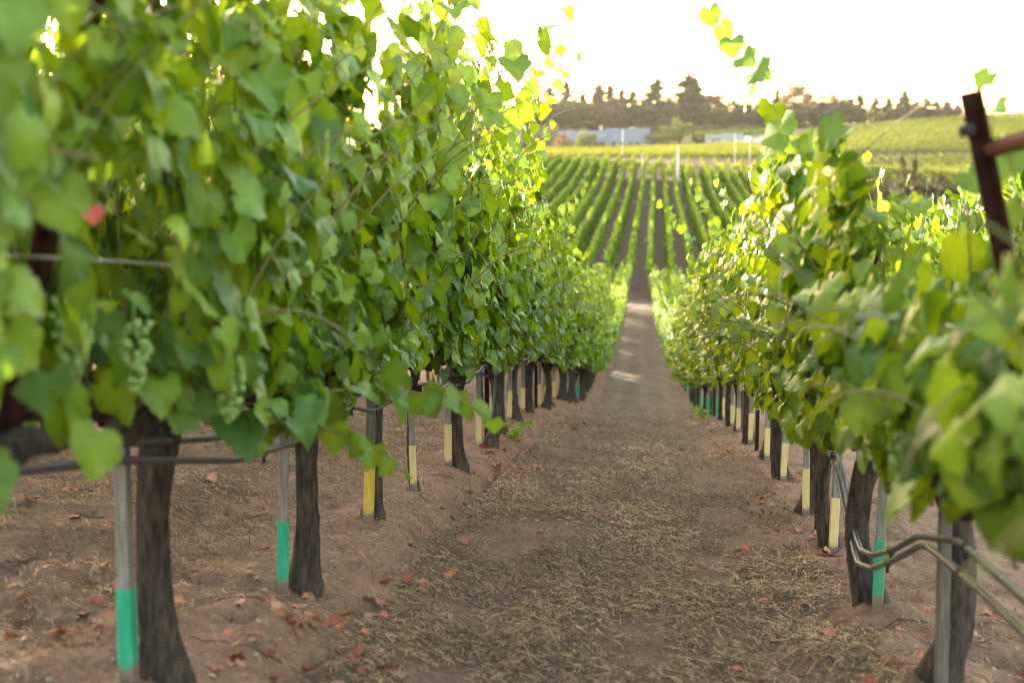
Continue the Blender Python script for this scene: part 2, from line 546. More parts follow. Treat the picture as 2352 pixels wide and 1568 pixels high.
# far hazy mountain ridge
rx = np.linspace(-2600, 2600, 90)
mr = np.interp(rx, [-2600, -1500, -500, 300, 700, 1000, 1500, 2600], [-120, -120, -90, -40, 5, 62, 140, 240]) + 14 * fbm(rx * .004, rx * 0 + 2, 4, 60)
V = []
for k, (yo, f) in enumerate([(3000, 0), (3400, .45), (3800, .8), (4200, 1.0), (4900, .6), (5600, 0)]):
    z = -260 + (mr + 260) * f + (25 * fbm(rx * .006, rx * 0 + k, 3, 70 + k) if 0 < f < 1 else 0)
    V.append(np.stack([rx, np.full_like(rx, yo), z], 1))
V = np.concatenate(V); m_ = len(rx)
ii = (np.arange(5)[:, None] * m_ + np.arange(m_ - 1)[None]).ravel()
tag(mesh('hills', V, [np.stack([ii, ii + 1, ii + m_ + 1, ii + m_], 1)], M_HILL), kind='structure')

# ------------------------------------------------------------------ leaves
half = [(0, 0), (.10, -.14), (.27, -.20), (.40, -.14), (.52, -.04), (.54, .10), (.51, .20), (.59, .31), (.56, .45), (.45, .53), (.40, .62), (.28, .68), (.22, .79), (.10, .83), (0, .92)]
L0 = np.array([(0, .3)] + half + [(-x, y) for x, y in half[-2:0:-1]])
L1 = np.array([(0, .3), (0, 0), (.36, -.17), (.56, .2), (.40, .62), (0, .92), (-.40, .62), (-.56, .2), (-.36, -.17)])


def leaf_shape(P, rng_fold, rng_curl):
    z = rng_fold[:, None] * np.abs(P[None, :, 0]) - rng_curl[:, None] * (P[None, :, 1] - .2) ** 2 + .06 * np.sin(P[None, :, 0] * 9 + P[None, :, 1] * 7)
    n = len(rng_fold)
    return np.concatenate([np.broadcast_to(P[None], (n, len(P), 2)), z[..., None]], -1)


def leaves(pos, nrm, tip, size, col, rng, lod=0, curl=(.1, .6), fold=(-.1, .4)):
    """V, tris, colours for many leaves; pos = petiole junction, tip = direction of the midrib, nrm = upper face"""
    n = len(pos)
    P = L0 if lod == 0 else L1
    k = len(P)
    nrm = nrm / (np.linalg.norm(nrm, axis=1)[:, None] + 1e-9)
    tip = tip - nrm * (tip * nrm).sum(1)[:, None]
    tip = tip / (np.linalg.norm(tip, axis=1)[:, None] + 1e-9)
    sd = np.cross(tip, nrm)
    L = leaf_shape(P, rng.uniform(*fold, n), rng.uniform(*curl, n)) * size[:, None, None]
    L[..., 0] *= rng.uniform(.9, 1.2, n)[:, None]
    V = pos[:, None] + L[..., :1] * sd[:, None] + L[..., 1:2] * tip[:, None] + L[..., 2:] * nrm[:, None]
    j = np.arange(1, k); jn = np.concatenate([j[1:], [1]])
    T = np.stack([np.zeros(k - 1, int), j, jn], 1)[:, ::-1]
    T = (T[None] + (np.arange(n) * k)[:, None, None]).reshape(-1, 3)
    Cc = np.repeat(col, k, 0).reshape(n, k, 3)
    Cc[:, :2] *= 1.3; Cc[:, [3, 6, 9] if lod == 0 else [3]] *= .88
    return V.reshape(-1, 3), T, Cc.reshape(-1, 3)


GA = np.array([.052, .105, .009]); GB = np.array([.195, .275, .014]); GY_ = np.array([.17, .26, .045]); GBL = np.array([.055, .13, .04])


def leaf_cols(n, rng, young):
    a = rng.random((n, 1)); b = rng.random((n, 1)) ** 3
    c = GA * (1 - a) + GB * a
    c = c * (1 - .5 * b) + GBL * .5 * b
    y = np.clip(young[:, None] + (rng.random((n, 1)) < .05) * .6, 0, 1)
    c = c * (1 - y) + GY_ * y
    return c * rng.uniform(.8, 1.2, (n, 1))


def grow(rng, base, d0, L, out, step=.065, grav=.35, wander=.25, jit=.05):
    """path of one shoot"""
    n = max(4, int(L / step))
    p = np.array(base, float); d = np.array(d0, float); pts = [p.copy()]
    drift = rng.normal(0, wander, 3)
    for i in range(n):
        f = i / n
        d = d + (drift * np.array([.6, 1, .3]) * .12 + np.array([out * .1 * f, 0, -grav * f * f]) * .5 + rng.normal(0, jit, 3))
        d /= np.linalg.norm(d)
        p = p + d * step
        pts.append(p.copy())
    return np.array(pts)


def make_foliage(seed, lod, nsh=13, height=1.0, low=1.0, extra=None, half_len=.70, dens=1.0, zmin=.56, wild=.14):
    rng = np.random.default_rng(seed)
    P, N, T, Sz, Yg, Fx = [], [], [], [], [], []
    canes = MB()
    shoots = []
    for s in (-1, 1):
        for k in range(nsh):
            y0 = -half_len + (k + .5 + rng.uniform(-.4, .4)) / nsh * 2 * half_len
            kind = rng.random()
            base = (s * rng.uniform(.10, .2), y0, rng.uniform(.58, .68))
            if kind < .66:
                L = rng.uniform(1.0, 1.38) * height; d0 = (s * rng.uniform(.0, .3), rng.normal(0, .12), 1); g = rng.uniform(.1, .5)
            elif kind < .66 + wild:
                L = rng.uniform(1.35, 1.72) * height; d0 = (s * rng.uniform(.0, .25), rng.normal(0, .15), 1); g = rng.uniform(.1, .3)
            else:
                L = rng.uniform(.55, 1.0); d0 = (s * rng.uniform(.3, .7), rng.normal(0, .3), .9); g = rng.uniform(.7, 1.4) * low
            shoots.append((s, grow(rng, base, d0, L, s, grav=g)))
    n_own = len(shoots)
    if extra:
        for (s, base, d0, L, g) in extra:
            shoots.append((s, grow(rng, base, d0, L, s, grav=g, wander=.03, jit=.025)))
    for si, (s, pts) in enumerate(shoots):
        n = len(pts)
        rad = np.linspace(.0045, .0012, n)
        canes.tube(pts[::2] if lod else pts, rad[::2] if lod else rad, 4 if lod == 0 else 3, cap=False)
        for i in range(1, n):
            f = i / n; rem = n - i
            reps = (2 if rem > 10 else 1) if si >= n_own else 1 if (rem < 6) else (2 if rng.random() < .6 * dens else 1)
            for _ in range(reps):
                ph = rng.uniform(0, 2 * math.pi)
                pd = np.array([math.cos(ph) * .7 + s * .55, math.sin(ph), rng.uniform(-.25, .5)])
                pl = rng.uniform(.04, .11) * (1 if rem > 5 else .5) * (.42 if si >= n_own else 1)
                P.append(pts[i] + pd * pl)
                N.append([pd[0] * .7 + s * .35 + rng.normal(0, .45), pd[1] * .7 + rng.normal(0, .45), rng.uniform(-.1, 1.2)])
                T.append([pd[0] * .5 + rng.normal(0, .35), pd[1] * .6 + rng.normal(0, .6), -.8 + rng.normal(0, .35)])
                Sz.append(rng.uniform(.052, .098) * (1.18 if si >= n_own else 1) if rem > 7 else rng.uniform(.8, 1.1) * ((.045 if si >= n_own else .03) + .009 * rem))
                Yg.append(max(0, .75 - rem * .085) + .12 * (f > .6)); Fx.append(1 if si >= n_own else 0)
    # lateral leaves closing the curtain
    ne = int(720 * dens)
    s = rng.choice([-1, 1], ne)
    z = rng.uniform(.5, .62 + 1.22 * height, ne)
    xo = .16 + .17 * (z - .5) + np.abs(rng.normal(0, .08, ne)) + .03
    P = np.concatenate([np.array(P), np.stack([s * xo, rng.uniform(-half_len - .02, half_len + .02, ne), z], 1)])
    N = np.concatenate([np.array(N), np.stack([s * .8 + rng.normal(0, .3, ne), rng.normal(0, .45, ne), rng.uniform(0, 1, ne)], 1)])
    T = np.concatenate([np.array(T), np.stack([s * .3 + rng.normal(0, .3, ne), rng.normal(0, .65, ne), -.8 + rng.normal(0, .35, ne)], 1)])
    Sz = np.concatenate([Sz, rng.uniform(.05, .096, ne)])
    Yg = np.concatenate([Yg, np.zeros(ne)])
    Fx = np.array(Fx + [0] * ne)
    keep = (Fx > 0) | ((P[:, 2] - .75 * Sz > zmin + rng.uniform(-.06, .08, len(P))) & (np.abs(P[:, 0]) < .36 + .10 * np.clip(P[:, 2] - .6, 0, 1) + rng.normal(0, .04, len(P))))
    P, N, T, Sz, Yg = P[keep], N[keep], T[keep], Sz[keep], Yg[keep]
    V, Tr, Cc = leaves(P, N, T, Sz, leaf_cols(len(P), rng, Yg), rng, lod)
    return (V, Tr, Cc), canes


def ico():
    t = (1 + 5 ** .5) / 2
    v = np.array([(-1, t, 0), (1, t, 0), (-1, -t, 0), (1, -t, 0), (0, -1, t), (0, 1, t), (0, -1, -t), (0, 1, -t), (t, 0, -1), (t, 0, 1), (-t, 0, -1), (-t, 0, 1)], float)
    v /= np.linalg.norm(v[0])
    f = np.array([(0, 11, 5), (0, 5, 1), (0, 1, 7), (0, 7, 10), (0, 10, 11), (1, 5, 9), (5, 11, 4), (11, 10, 2), (10, 7, 6), (7, 1, 8), (3, 9, 4), (3, 4, 2), (3, 2, 6), (3, 6, 8), (3, 8, 9), (4, 9, 5), (2, 4, 11), (6, 2, 10), (8, 6, 7), (9, 8, 1)])
    return v, f


ICV, ICF = ico()


def cluster(rng, n=80, L=.115):
    m = MB()
    for i in range(n):
        f = rng.random() ** .8
        r = .04 * (1 - f) ** .6 * rng.uniform(.5, 1) + .004
        a = rng.uniform(0, 2 * math.pi)
        m.add(ICV * rng.uniform(.0065, .0095) + np.array([math.cos(a) * r, math.sin(a) * r, -f * L]), None, ICF)
    m.tube([(0, 0, .05), (0, 0, -.02)], .002, 4)
    return m


def bark_tube(m, pts, rad, rng, sides=16, ridge=.24):
    """gnarled wood: a finely ringed tube with twisting ridges"""
    pts = np.asarray(pts, float); n0 = len(pts)
    t0 = np.linspace(0, 1, n0); n = n0 * 4
    t = np.linspace(0, 1, n)
    P = np.stack([np.interp(t, t0, pts[:, i]) for i in range(3)], 1)
    ker = np.array([1, 2, 3, 2, 1]) / 9.
    Q_ = P.copy()
    for i in range(3):
        Q_[2:-2, i] = np.convolve(P[:, i], ker, 'valid')
    P = Q_
    rad = np.interp(t, t0, rad)
    tg = np.gradient(P, axis=0); tg /= np.linalg.norm(tg, axis=1)[:, None] + 1e-9
    ref = np.array([0, 1.0, 0]) if abs(tg[0][1]) < .8 else np.array([1.0, 0, 0])
    a = np.cross(tg[0], ref); a /= np.linalg.norm(a)
    ang = np.arange(sides) / sides * 2 * math.pi
    ph = rng.uniform(0, 6, 3); tw = rng.uniform(-2.5, 2.5)
    rings = []
    for i in range(n):
        a = a - tg[i] * a.dot(tg[i]); a /= np.linalg.norm(a) + 1e-9
        b = np.cross(tg[i], a)
        th = ang + tw * t[i]
        rr = rad[i] * (1 + ridge * (.5 * np.sin(2 * th + ph[0]) + .6 * np.abs(np.sin(2.5 * th + ph[1])) - .3 + .35 * np.sin(5 * th + ph[2])) + rng.normal(0, .035, sides))
        rings.append(P[i] + np.outer(np.cos(ang) * rr, a) + np.outer(np.sin(ang) * rr, b))
    V = np.concatenate(rings)
    i = np.arange(n - 1)[:, None] * sides; j = np.arange(sides)[None]; k = (j + 1) % sides
    Qd = np.stack([i + j, i + k, i + sides + k, i + sides + j], -1).reshape(-1, 4)
    V = np.concatenate([V, P[:1], P[-1:]])
    T = [[n * sides, (q + 1) % sides, q] for q in range(sides)] + [[n * sides + 1, (n - 1) * sides + q, (n - 1) * sides + (q + 1) % sides] for q in range(sides)]
    m.add(V, Qd, T)


def make_wood(seed, thick=.042):
    rng = np.random.default_rng(seed)
    tr = MB(); co = MB()
    lx, ly = rng.normal(0, .038, 2)
    pts = [(0, 0, -.12), (0, 0, 0), (lx * .7, ly * .5, .1), (lx * 1.2, ly, .25), (lx * 1.0, ly * 1.8, .42), (lx * .2, ly, .56), (lx * .3, ly, .66)]
    rad = np.array([1.75, 1.5, 1.08, .9, .88, 1.15, 1.5]) * thick
    bark_tube(tr, pts, rad, rng)
    for s in (-1, 1):
        for dy in (-1, 1):
            b = np.array([lx * .3, ly, .6])
            L = rng.uniform(.5, .66)
            pp = [b, b + (s * .07, dy * .05, .03)]
            for q in range(1, 6):
                f = q / 5
                pp.append(b + np.array([s * (.09 + .05 * min(1, f * 2)), dy * (.05 + f * L), .03 + rng.normal(0, .014)]))
            bark_tube(co, pp, np.array([1.5, 1.25, .95, .8, .75, .62, .4]) * thick * .8, rng, 9, .22)
            for q in range(5):                     # spurs and knuckles
                f = rng.uniform(.1, 1); c = b + np.array([s * .14, dy * (.05 + f * L), .03])
                bark_tube(co, [c, c + (rng.normal(0, .02), rng.normal(0, .02), .04), c + (rng.normal(0, .03) + s * .02, rng.normal(0, .03), .085)], [.018, .019, .011], rng, 7, .25)
    return tr, co


def make_vine(seed, lod, clusters=0, height=1.0, thick=.042, extra=None, dens=1.0, nsh=15, zmin=.56, wild=.14):
    root = empty('grapevine')
    tr, co = make_wood(seed + 500, thick)
    tr.build('trunk', M_BARK, root)
    co.build('cordon', M_BARK, root)
    (V, T, C_), canes = make_foliage(seed, lod, nsh=nsh, height=height, extra=extra, dens=dens, zmin=zmin, wild=wild)
    mesh('foliage', V, [T], M_LEAF, root, True, {'col': C_})
    canes.build('shoots', M_CANE, root)
    rng = np.random.default_rng(seed + 900)
    for k in range(clusters):
        o = cluster(rng).build('grape_cluster', M_GRAPE, root)
        s = rng.choice([-1, 1])
        o.location = (s * rng.uniform(.2, .34), rng.uniform(-.6, .6), rng.uniform(.70, .9))
    return root


# ------------------------------------------------------------------ the two near rows and the row behind
XL, XR, XL2 = -1.3, .886, -3.5
ld = [2.05, 3.44, 4.86, 6.30, 7.62, 8.92, 10.45, 11.52, 12.83, 14.37]
while ld[-1] < 57: ld.append(ld[-1] + 1.49)
rd = [1.4, 2.85, 4.29, 5.55, 6.95, 8.15, 9.66, 11.17, 12.76, 14.4]
while rd[-1] < 57: rd.append(rd[-1] + 1.5)
BAND_L = {1: 'green', 2: 'green', 3: 'yellow', 4: 'pale', 5: 'pale', 6: 'pale', 7: 'pale', 8: 'pale', 9: 'pale', 10: 'pale', 11: 'pale', 12: 'pale'}
BAND_R = {2: 'none', 3: 'green', 4: 'pale', 5: 'pale', 6: 'pale', 7: 'pale', 8: 'pale', 9: 'pale', 10: 'pale', 11: 'pale'}
BM = {'green': M_GREEN, 'yellow': M_YELLOW, 'pale': M_PALEYEL}
BW = {'green': 'green-painted', 'yellow': 'bright yellow-painted', 'pale': 'pale yellow-painted'}

variants0 = [make_vine(100 + i, 0, clusters=2, wild=.08) for i in range(6)]
variants1 = [make_vine(200 + i, 1) for i in range(6)]
used = set()


def from_variant(vs, i):
    v = vs[i % len(vs)]
    if v.name in used:
        return copy_tree(v)
    used.add(v.name)
    return v


EXTRA_L = {
    1: [(1, (.2, -.1, .62), (.55, 1.0, .06), 1.0, .25), (1, (.2, -.3, .60), (.45, 1, -.02), .8, .3)],
    2: [(1, (.2, .3, .7), (.22, .1, 1), 1.45, .05), (1, (.2, -.3, .7), (.2, .1, 1), 1.45, .1)],
    3: [(1, (.2, .2, .7), (.2, .1, 1), 1.42, .05), (1, (.2, -.4, 1.0), (.5, .5, .7), .9, .2), (1, (.2, .5, .7), (.28, .1, 1), 1.4, .05)],
    4: [(1, (.2, -.3, .7), (.2, .0, 1), 1.25, .05)],
    5: [(1, (.2, .2, .7), (.2, .1, 1), 1.35, .05)],
    6: [(1, (.2, .2, .7), (.35, .1, 1), 1.2, .05)],
}
EXTRA_R = {
    1: [(-1, (-.08, .40, .8), (.0, .05, 1), .66, .1), (-1, (-.10, .25, .8), (.1, .05, 1), .52, .1), (-1, (-.02, .1, .8), (.1, -.05, 1), .5, .2)],
    2: [(-1, (-.25, .1, .75), (-.10, .36, 1), 1.46, .0)],
    3: [(-1, (-.2, -.1, .7), (-.15, .1, 1), 1.0, .0)],
    5: [(-1, (-.2, -.1, .7), (-.2, .1, 1), 1.15, .1)],
    7: [(-1, (-.2, -.1, .7), (-.2, .1, 1), 1.4, .0)],
    8: [(-1, (-.2, -.1, .7), (-.2, .1, 1), 1.5, .0)],
}


def clear_leaves(v, test):
    f = [c for c in v.children if c.name.startswith('foliage')][0]
    me = f.data; nv = len(me.vertices); k = len(L0)
    V = np.empty(nv * 3, np.float32); me.vertices.foreach_get('co', V); V = V.reshape(-1, k, 3)
    C_ = np.empty(nv * 4, np.float32); me.attributes['col'].data.foreach_get('color', C_); C_ = C_.reshape(-1, k, 4)
    kp = ~test(V.mean(1))
    V = V[kp]; C_ = C_[kp]
    j = np.arange(1, k); jn = np.concatenate([j[1:], [1]])
    T = np.stack([np.zeros(k - 1, int), j, jn], 1)[:, ::-1]
    T = (T[None] + (np.arange(len(V)) * k)[:, None, None]).reshape(-1, 3)
    bpy.data.objects.remove(f)
    mesh('foliage', V.reshape(-1, 3), [T], M_LEAF, v, True, {'col': C_.reshape(-1, 4)})
    f = [c for c in v.children if c.name.startswith('shoots')][0]        # prune the canes there too
    me = f.data; nv = len(me.vertices)
    V = np.empty(nv * 3, np.float32); me.vertices.foreach_get('co', V); V = V.reshape(-1, 3)
    Qf = np.empty(len(me.polygons) * 4, np.int32); me.polygons.foreach_get('vertices', Qf); Qf = Qf.reshape(-1, 4)
    kp = ~test(V); Qf = Qf[kp[Qf].all(1)]
    us = np.zeros(nv, bool); us[Qf.ravel()] = True
    idx = np.cumsum(us) - 1
    bpy.data.objects.remove(f)
    mesh('shoots', V[us], [idx[Qf]], M_CANE, v)


def plant_row(side, X, depths, bands, first_unique, extra):
    where = {'L': 'in the row left of the lane', 'R': 'in the row right of the lane', 'B': 'in the back row beyond the left row'}[side]
    grp = {'L': 'grapevines left of the lane', 'R': 'grapevines right of the lane', 'B': 'grapevines of the back row'}[side]
    sgrp = grp.replace('grapevines', 'training stakes')
    rng = np.random.default_rng({'L': 1, 'R': 2, 'B': 3}[side])
    for k, d in enumerate(depths):
        x = X + float(bend(np.array([d]))[0]) + rng.normal(0, .015)
        z = gz(x, d)
        nm = k + 1
        young = side == 'L' and k == 4
        hh = .93 + .1 * rng.random()
        if side == 'L': hh += .06 if k < 4 else -.04 if k < 4 else -.13 if k < 6 else -.19 if d < 20 else -.12 if d < 38 else -.17
        if side == 'R': hh -= .08 if k < 2 else   .23 if k < 5 else .26 if d < 10 else .22
        if side == 'B': hh -= .04 + .33 * float(sstep(36, 42, np.array(d)))
        if side != 'B' and k < first_unique:
            v = make_vine(10 + k + (40 if side == 'R' else 0), 0, clusters=6 if side == 'L' else 4, height=hh, thick=.02 if young else .043,
                          extra=extra.get(k), dens=1.45, nsh=18, zmin=.61 if side == 'L' and k < 4 else .645 if k < 3 else .59, wild=.10 if side == 'L' and k < 5 else .05 if side == 'L' else .0)
        else:
            v = from_variant(variants0 if (d < 21 and side != 'B') else variants1, int(rng.integers(0, 60)))
        v.location = (x, d, z - .02)
        rot = 0 if k < first_unique and side != 'B' else rng.choice([0, math.pi])
        v.rotation_euler = (math.atan(-.13) * (1 if rot == 0 else -1) * .8, 0, rot + rng.normal(0, .03))
        if k >= first_unique or side == 'B':
            v.scale = (rng.uniform(.95, 1.08) * (1 + .25 * float(sstep(14, 30, np.array(d)))), 1.06, hh * 1.17)
        else:
            v.scale = (1, 1, 1.17 if side == 'L' or k < 2 else 1.12)
        if side == 'R' and k < 2:
            clear_leaves(v, lambda c: (c[:, 0] < -.16) & (c[:, 2] > 1.03) & (c[:, 1] + d > 1.5) & (c[:, 1] + d < 3.8))
        if side == 'L' and k == 0:
            clear_leaves(v, lambda c: (c[:, 0] > .12) & (c[:, 2] < 1.02) & (c[:, 1] + d > 1.5) & (c[:, 1] + d < 2.7) & (np.random.default_rng(4).random(len(c)) < .72))
        if side == 'L' and k == 3: clear_leaves(v, lambda c: (c[:, 0] > .10) & (c[:, 2] < .86) & (c[:, 2] > .5) & (abs(c[:, 1] + d - 6.35) < .28))
        if side == 'L' and k == 6: clear_leaves(v, lambda c: (c[:, 0] > .17) & (c[:, 2] < 1.5) & (c[:, 2] > .95) & (abs(c[:, 1] + d - 10.7) < .36))
        b = bands.get(k, 'green' if side != 'B' else 'yellow')
        if side == 'B': b = ['yellow', 'pale', 'pale'][k % 3]
        look = {'none': 'unpainted grey stake', 'green': 'green-banded stake', 'yellow': 'bright yellow-banded stake', 'pale': 'pale yellow-banded stake'}[b]
        lean = 'thin young grapevine' if young else 'leafy grapevine'
        if k == 0 and side != 'B':
            lab = 'leafy grapevine with thick gnarled arm, nearest of all %s' % where
        else:
            lab = '%s behind %s, %s %s' % (lean, look, ordw(nm), where)
        tag(v, lab, 'grapevine', grp)
        # training stake, on the camera's side of the trunk
        if side == 'L' and k == 0 or side == 'R' and k < 2: continue
        sx = x + rng.normal(0, .006)
        if side == 'L' and k not in (3, 4): v.location[0] += .062
        sy_ = d - .085
        sz = gz(sx, sy_)
        bs = sz - .05
        st = empty('training_stake', (sx, sy_, sz), rng.normal(0, .2))
        H = .66 + rng.normal(0, .02)
        wd = .036 if not young else .028
        m = MB(); m.box((0, 0, (H - .15) / 2), (wd, wd * .8, H + .15), bev=.003)
        m.build('stake_shaft', M_STAKEDK if (side == 'L' and k == 3 or b == 'none') else M_STAKE, st, smooth=False)
        if b != 'none':
            hb = {'green': .27, 'yellow': .31, 'pale': .27}[b] * rng.uniform(.93, 1.08)
            m = MB(); m.box((0, 0, (hb - .05) / 2), (wd + .005, wd * .8 + .005, hb + .05), bev=.002)
            m.build('paint_band', BM[b], st, smooth=False)
        st.rotation_euler = (rng.normal(0, .015), rng.normal(0, .02), rng.normal(0, .2))
        if side == 'L' and k == 1:
            m = MB(); m.box((-.02, .03, H + .01), (.11, .03, .035), bev=.003); m.build('bracket', M_RUST, st, False)
        if side == 'L' and k == 2: st.rotation_euler[1] = .03
        if b == 'none': lab = 'weathered dark stake without paint, %s %s' % (ordw(nm), where)
        elif young: lab = 'slim grey stake, pale yellow foot, standing almost alone left of the lane'
        else: lab = '%s-footed stake by the %s vine, %s' % (BW[b].replace('-painted', ''), ordw(nm), where.replace('in the ', ''))
        tag(st, lab, 'stake', sgrp)


plant_row('L', XL, ld, BAND_L, 9, EXTRA_L)
plant_row('R', XR, rd, BAND_R, 9, EXTRA_R)
bd = list(np.arange(4.55, 59, 1.45))
plant_row('B', XL2, bd, {}, 0, {})
for v in variants0 + variants1:                # spare vines that were never planted
    if v.name not in used:
        for ch in list(v.children): bpy.data.objects.remove(ch)
        bpy.data.objects.remove(v)


# trellis posts: rusty steel post with two arms spread in a V
def trellis(side, X, d, n, brace=False):
    x = X + float(bend(np.array([d]))[0]); z = gz(x, d)
    t = empty('trellis_post', (x, d, z))
    m = MB(); m.box((0, 0, .30), (.034, .006, .86)); m.box((-.014, -.017, .30), (.006, .028, .86)); m.build('post', M_RUST, t, False)
    for s in (-1, 1):
        a = R(14) * s
        L = 1.15 if side == 'L' else .95
        c = np.array([s * .06, 0, .66])
        m = MB()
        rot = Ry(a)
        up = rot @ np.array([0, 0, 1.])
        m.box(c + up * L / 2, (.036, .006, L), rot)
        m.box(c + up * L / 2 + rot @ np.array([-.015 * s, -.018, 0]), (.006, .030, L), rot)
        ar = m.build('arm', M_RUST, t, False)
        for q in (.5, L - .07):
            mm = MB(); mm.box(c + up * q + rot @ np.array([s * .02, -.01, 0]), (.03, .03, .022), rot, .004); mm.build('wire_clip', M_TYRE, ar, False)
    if n > 1:
        m = MB(); m.box((0, .008, .60), (.42, .006, .034)); m.build('crossbar', M_RUST, t, False)
    if brace:
        s = -1; up = Ry(R(14) * s) @ np.array([0, 0, 1.]); tip = np.array([s * .06, 0, .66]) + up * .86
        m = MB(); m.tube([tip + (0.02, -.03, -.02), tip + (.06, -.55, .03), tip + (.12, -1.05, .06)], .017, 6); m.build('brace', M_RUST, t)
    w_ = 'left of the lane' if side == 'L' else 'right of the lane'
    tag(t, 'rusty steel trellis post with spread arms, %s in the row %s' % (ordw(n), w_), 'trellis post', 'trellis posts ' + w_)
    return t


for n_, d in enumerate([2.55, 6.55, 10.95, 15.6, 21.1, 26.6], 1): trellis('L', XL, d, n_)
for n_, d in enumerate([2.85, 7.5, 12.0, 17.4, 23.1], 1): trellis('R', XR, d, n_, n_ == 1)


# wires and drip hoses along the rows
def along(X, y0, y1, step, fx, fz):
    ys = np.arange(y0, y1, step)
    xs = X + bend(ys) + fx(ys)
    return np.stack([xs, ys, ground(xs, ys) + fz(ys)], 1)


for side, X in (('L', XL), ('R', XR)):
    wd_ = 'left' if side == 'L' else 'right'
    s = 1 if side == 'L' else -1
    for nm, off, h in (('upper', .33, 1.62), ('middle', .24, 1.15)):
        m = MB(); m.tube(along(X, 1.2, 45, .8, lambda y: 0 * y + s * off, lambda y: h + .012 * np.sin(y * 2.3)), .0022, 4)
        tag(m.build('trellis_wire', M_WIRE), 'thin galvanised %s wire on the lane side of the %s row' % (nm, wd_), 'wire', 'trellis wires')
def wav(y, a, b): return a * np.sin(y * 4.4 + b) + a * .6 * np.sin(y * 7.3 + 2 * b)


hose_pts = {
    'L': [(lambda y: .06 + .015 * np.sin(y * 2.1), lambda y: np.interp(y, [2.5, 3.2, 4, 5.0, 6, 8], [.72, .67, .62, .58, .62, .58]) + wav(y, .02, 1.0) * sstep(4, 6, y)),
          (lambda y: .07 + .015 * np.sin(y * 1.7 + 1), lambda y: np.interp(y, [2.5, 3.2, 4, 5.0, 6, 8], [.67, .63, .55, .54, .58, .54]) + wav(y, .02, 2.2) * sstep(4, 6, y))],
    'R': [(lambda y: -.086 + 0 * y, lambda y: np.interp(y, [2, 3.03, 3.7, 4.24, 4.68, 5.1, 5.42, 5.75, 6.1], [.52, .55, .57, .50, .38, .29, .26, .40, .55]) + wav(y, .02, .4) * sstep(6, 7, y)),
          (lambda y: -.096 + 0 * y, lambda y: np.interp(y, [2, 3.03, 3.45, 4.1, 4.6, 5.05, 5.4, 5.7, 6.0, 6.3], [.46, .49, .50, .50, .36, .25, .21, .33, .47, .55]) + wav(y, .02, 1.4) * sstep(6, 7, y))]}
for side, X in (('L', XL), ('R', XR)):
    for q, (fx, fz) in enumerate(hose_pts[side]):
        m = MB(); P_ = along(X, 1.3, 40, .11, fx, fz); m.tube(P_, .0108, 7)
        h = m.build('drip_hose', M_HOSE)
        tag(h, ('higher' if q == 0 else 'lower') + ' black drip hose sagging between the vines of the %s row' % ('left' if side == 'L' else 'right'), 'hose', 'drip hoses')
        for yq in (2.95, 4.3, 5.75, 7.2, 8.6) if side == 'L' else (3.7, 4.75, 6.3, 7.7):
            i = int((yq - 1.3) / .11); pq = P_[i]; mm = MB()
            mm.tube([pq + (0, -.012, 0), pq + (0, .012, 0)], .0135, 7); mm.tube([pq, pq + (.002, .004, -.034)], .006, 6)
            mm.build('emitter', M_TYRE, h)
d = 10.05
lp = []
for t in np.linspace(0, math.pi, 22):
    lp.append([XL + .12 - .02 * math.cos(t), d + .26 * math.cos(t) * -1, gz(XL, d) + .60 - .40 * math.sin(t) ** .75])
m = MB(); m.tube(lp, .0095, 7)
tag(m.build('hose_loop', M_HOSE), 'black hose hanging in a deep loop at a stake of the left row', 'hose')

# ribbon-like dead leaf by the nearest arm
rng = np.random.default_rng(77)
p = W(213, 505, 2.3)
V, T, C_ = leaves(np.array([p + (0, 0, .02)]), np.array([[.4, -1, .2]]), np.array([[.1, 0, -1.]]), np.array([.032]), np.array([[.5, .07, .05]]), rng)
tag(mesh('dead_leaf', V, [T], M_RED), 'small red dead leaf caught beside the nearest rusty arm', 'leaf')

# ------------------------------------------------------------------ ground litter
rng = np.random.default_rng(11)
N = 300000
u = rng.random(N)
y = 2.6 * (28 / 2.6) ** (u ** .85)
band = rng.random(N)
x = np.where(band < .66, rng.uniform(-1.0, .80, N), np.where(band < .90, rng.uniform(-3.6, -1.55, N), rng.uniform(-1.5, 1.5, N)))
clump = fbm(x * 3.0 + .2 * y, y * 2.2, 4, 41)
trk = np.exp(-((x + .62) / .15) ** 2) + np.exp(-((x - .42) / .15) ** 2)
keep = (clump > -.50 + .5 * rng.random(N) + .30 * trk * (band < .66)) & (x > -4) & (x < 2.2)
keep &= rng.random(N) < (1 - .97 * sstep(11, 27, y))
x = x[keep]; y = y[keep]; clump = clump[keep]; N = len(x)
ang = rng.uniform(0, 2 * math.pi, N); Ln = rng.uniform(.012, .058, N); wd_ = rng.uniform(.0006, .0014, N) * (1 + y / 14)
curl = rng.normal(0, 1.0, N)
gxy = ground(x, y, True)
z0 = gxy + rng.uniform(0, .010, N) + .012 * np.clip(clump + .1, 0, 1)
pts = []
px_, py_ = x.copy(), y.copy(); a = ang.copy(); lift = rng.uniform(0, .35, N) * (rng.random(N) < .5)
zz = z0.copy(); pts.append((px_, py_, zz, a))
for k in range(3):
    px_ = px_ + np.cos(a) * Ln / 3; py_ = py_ + np.sin(a) * Ln / 3; a = a + curl / 3
    zz = ground(px_, py_, True) + .004 + (z0 - gxy) + lift * Ln * (k + 1) / 3 * (1 if k < 2 else .8)
    pts.append((px_, py_, zz, a))
V = np.zeros((N, 8, 3))
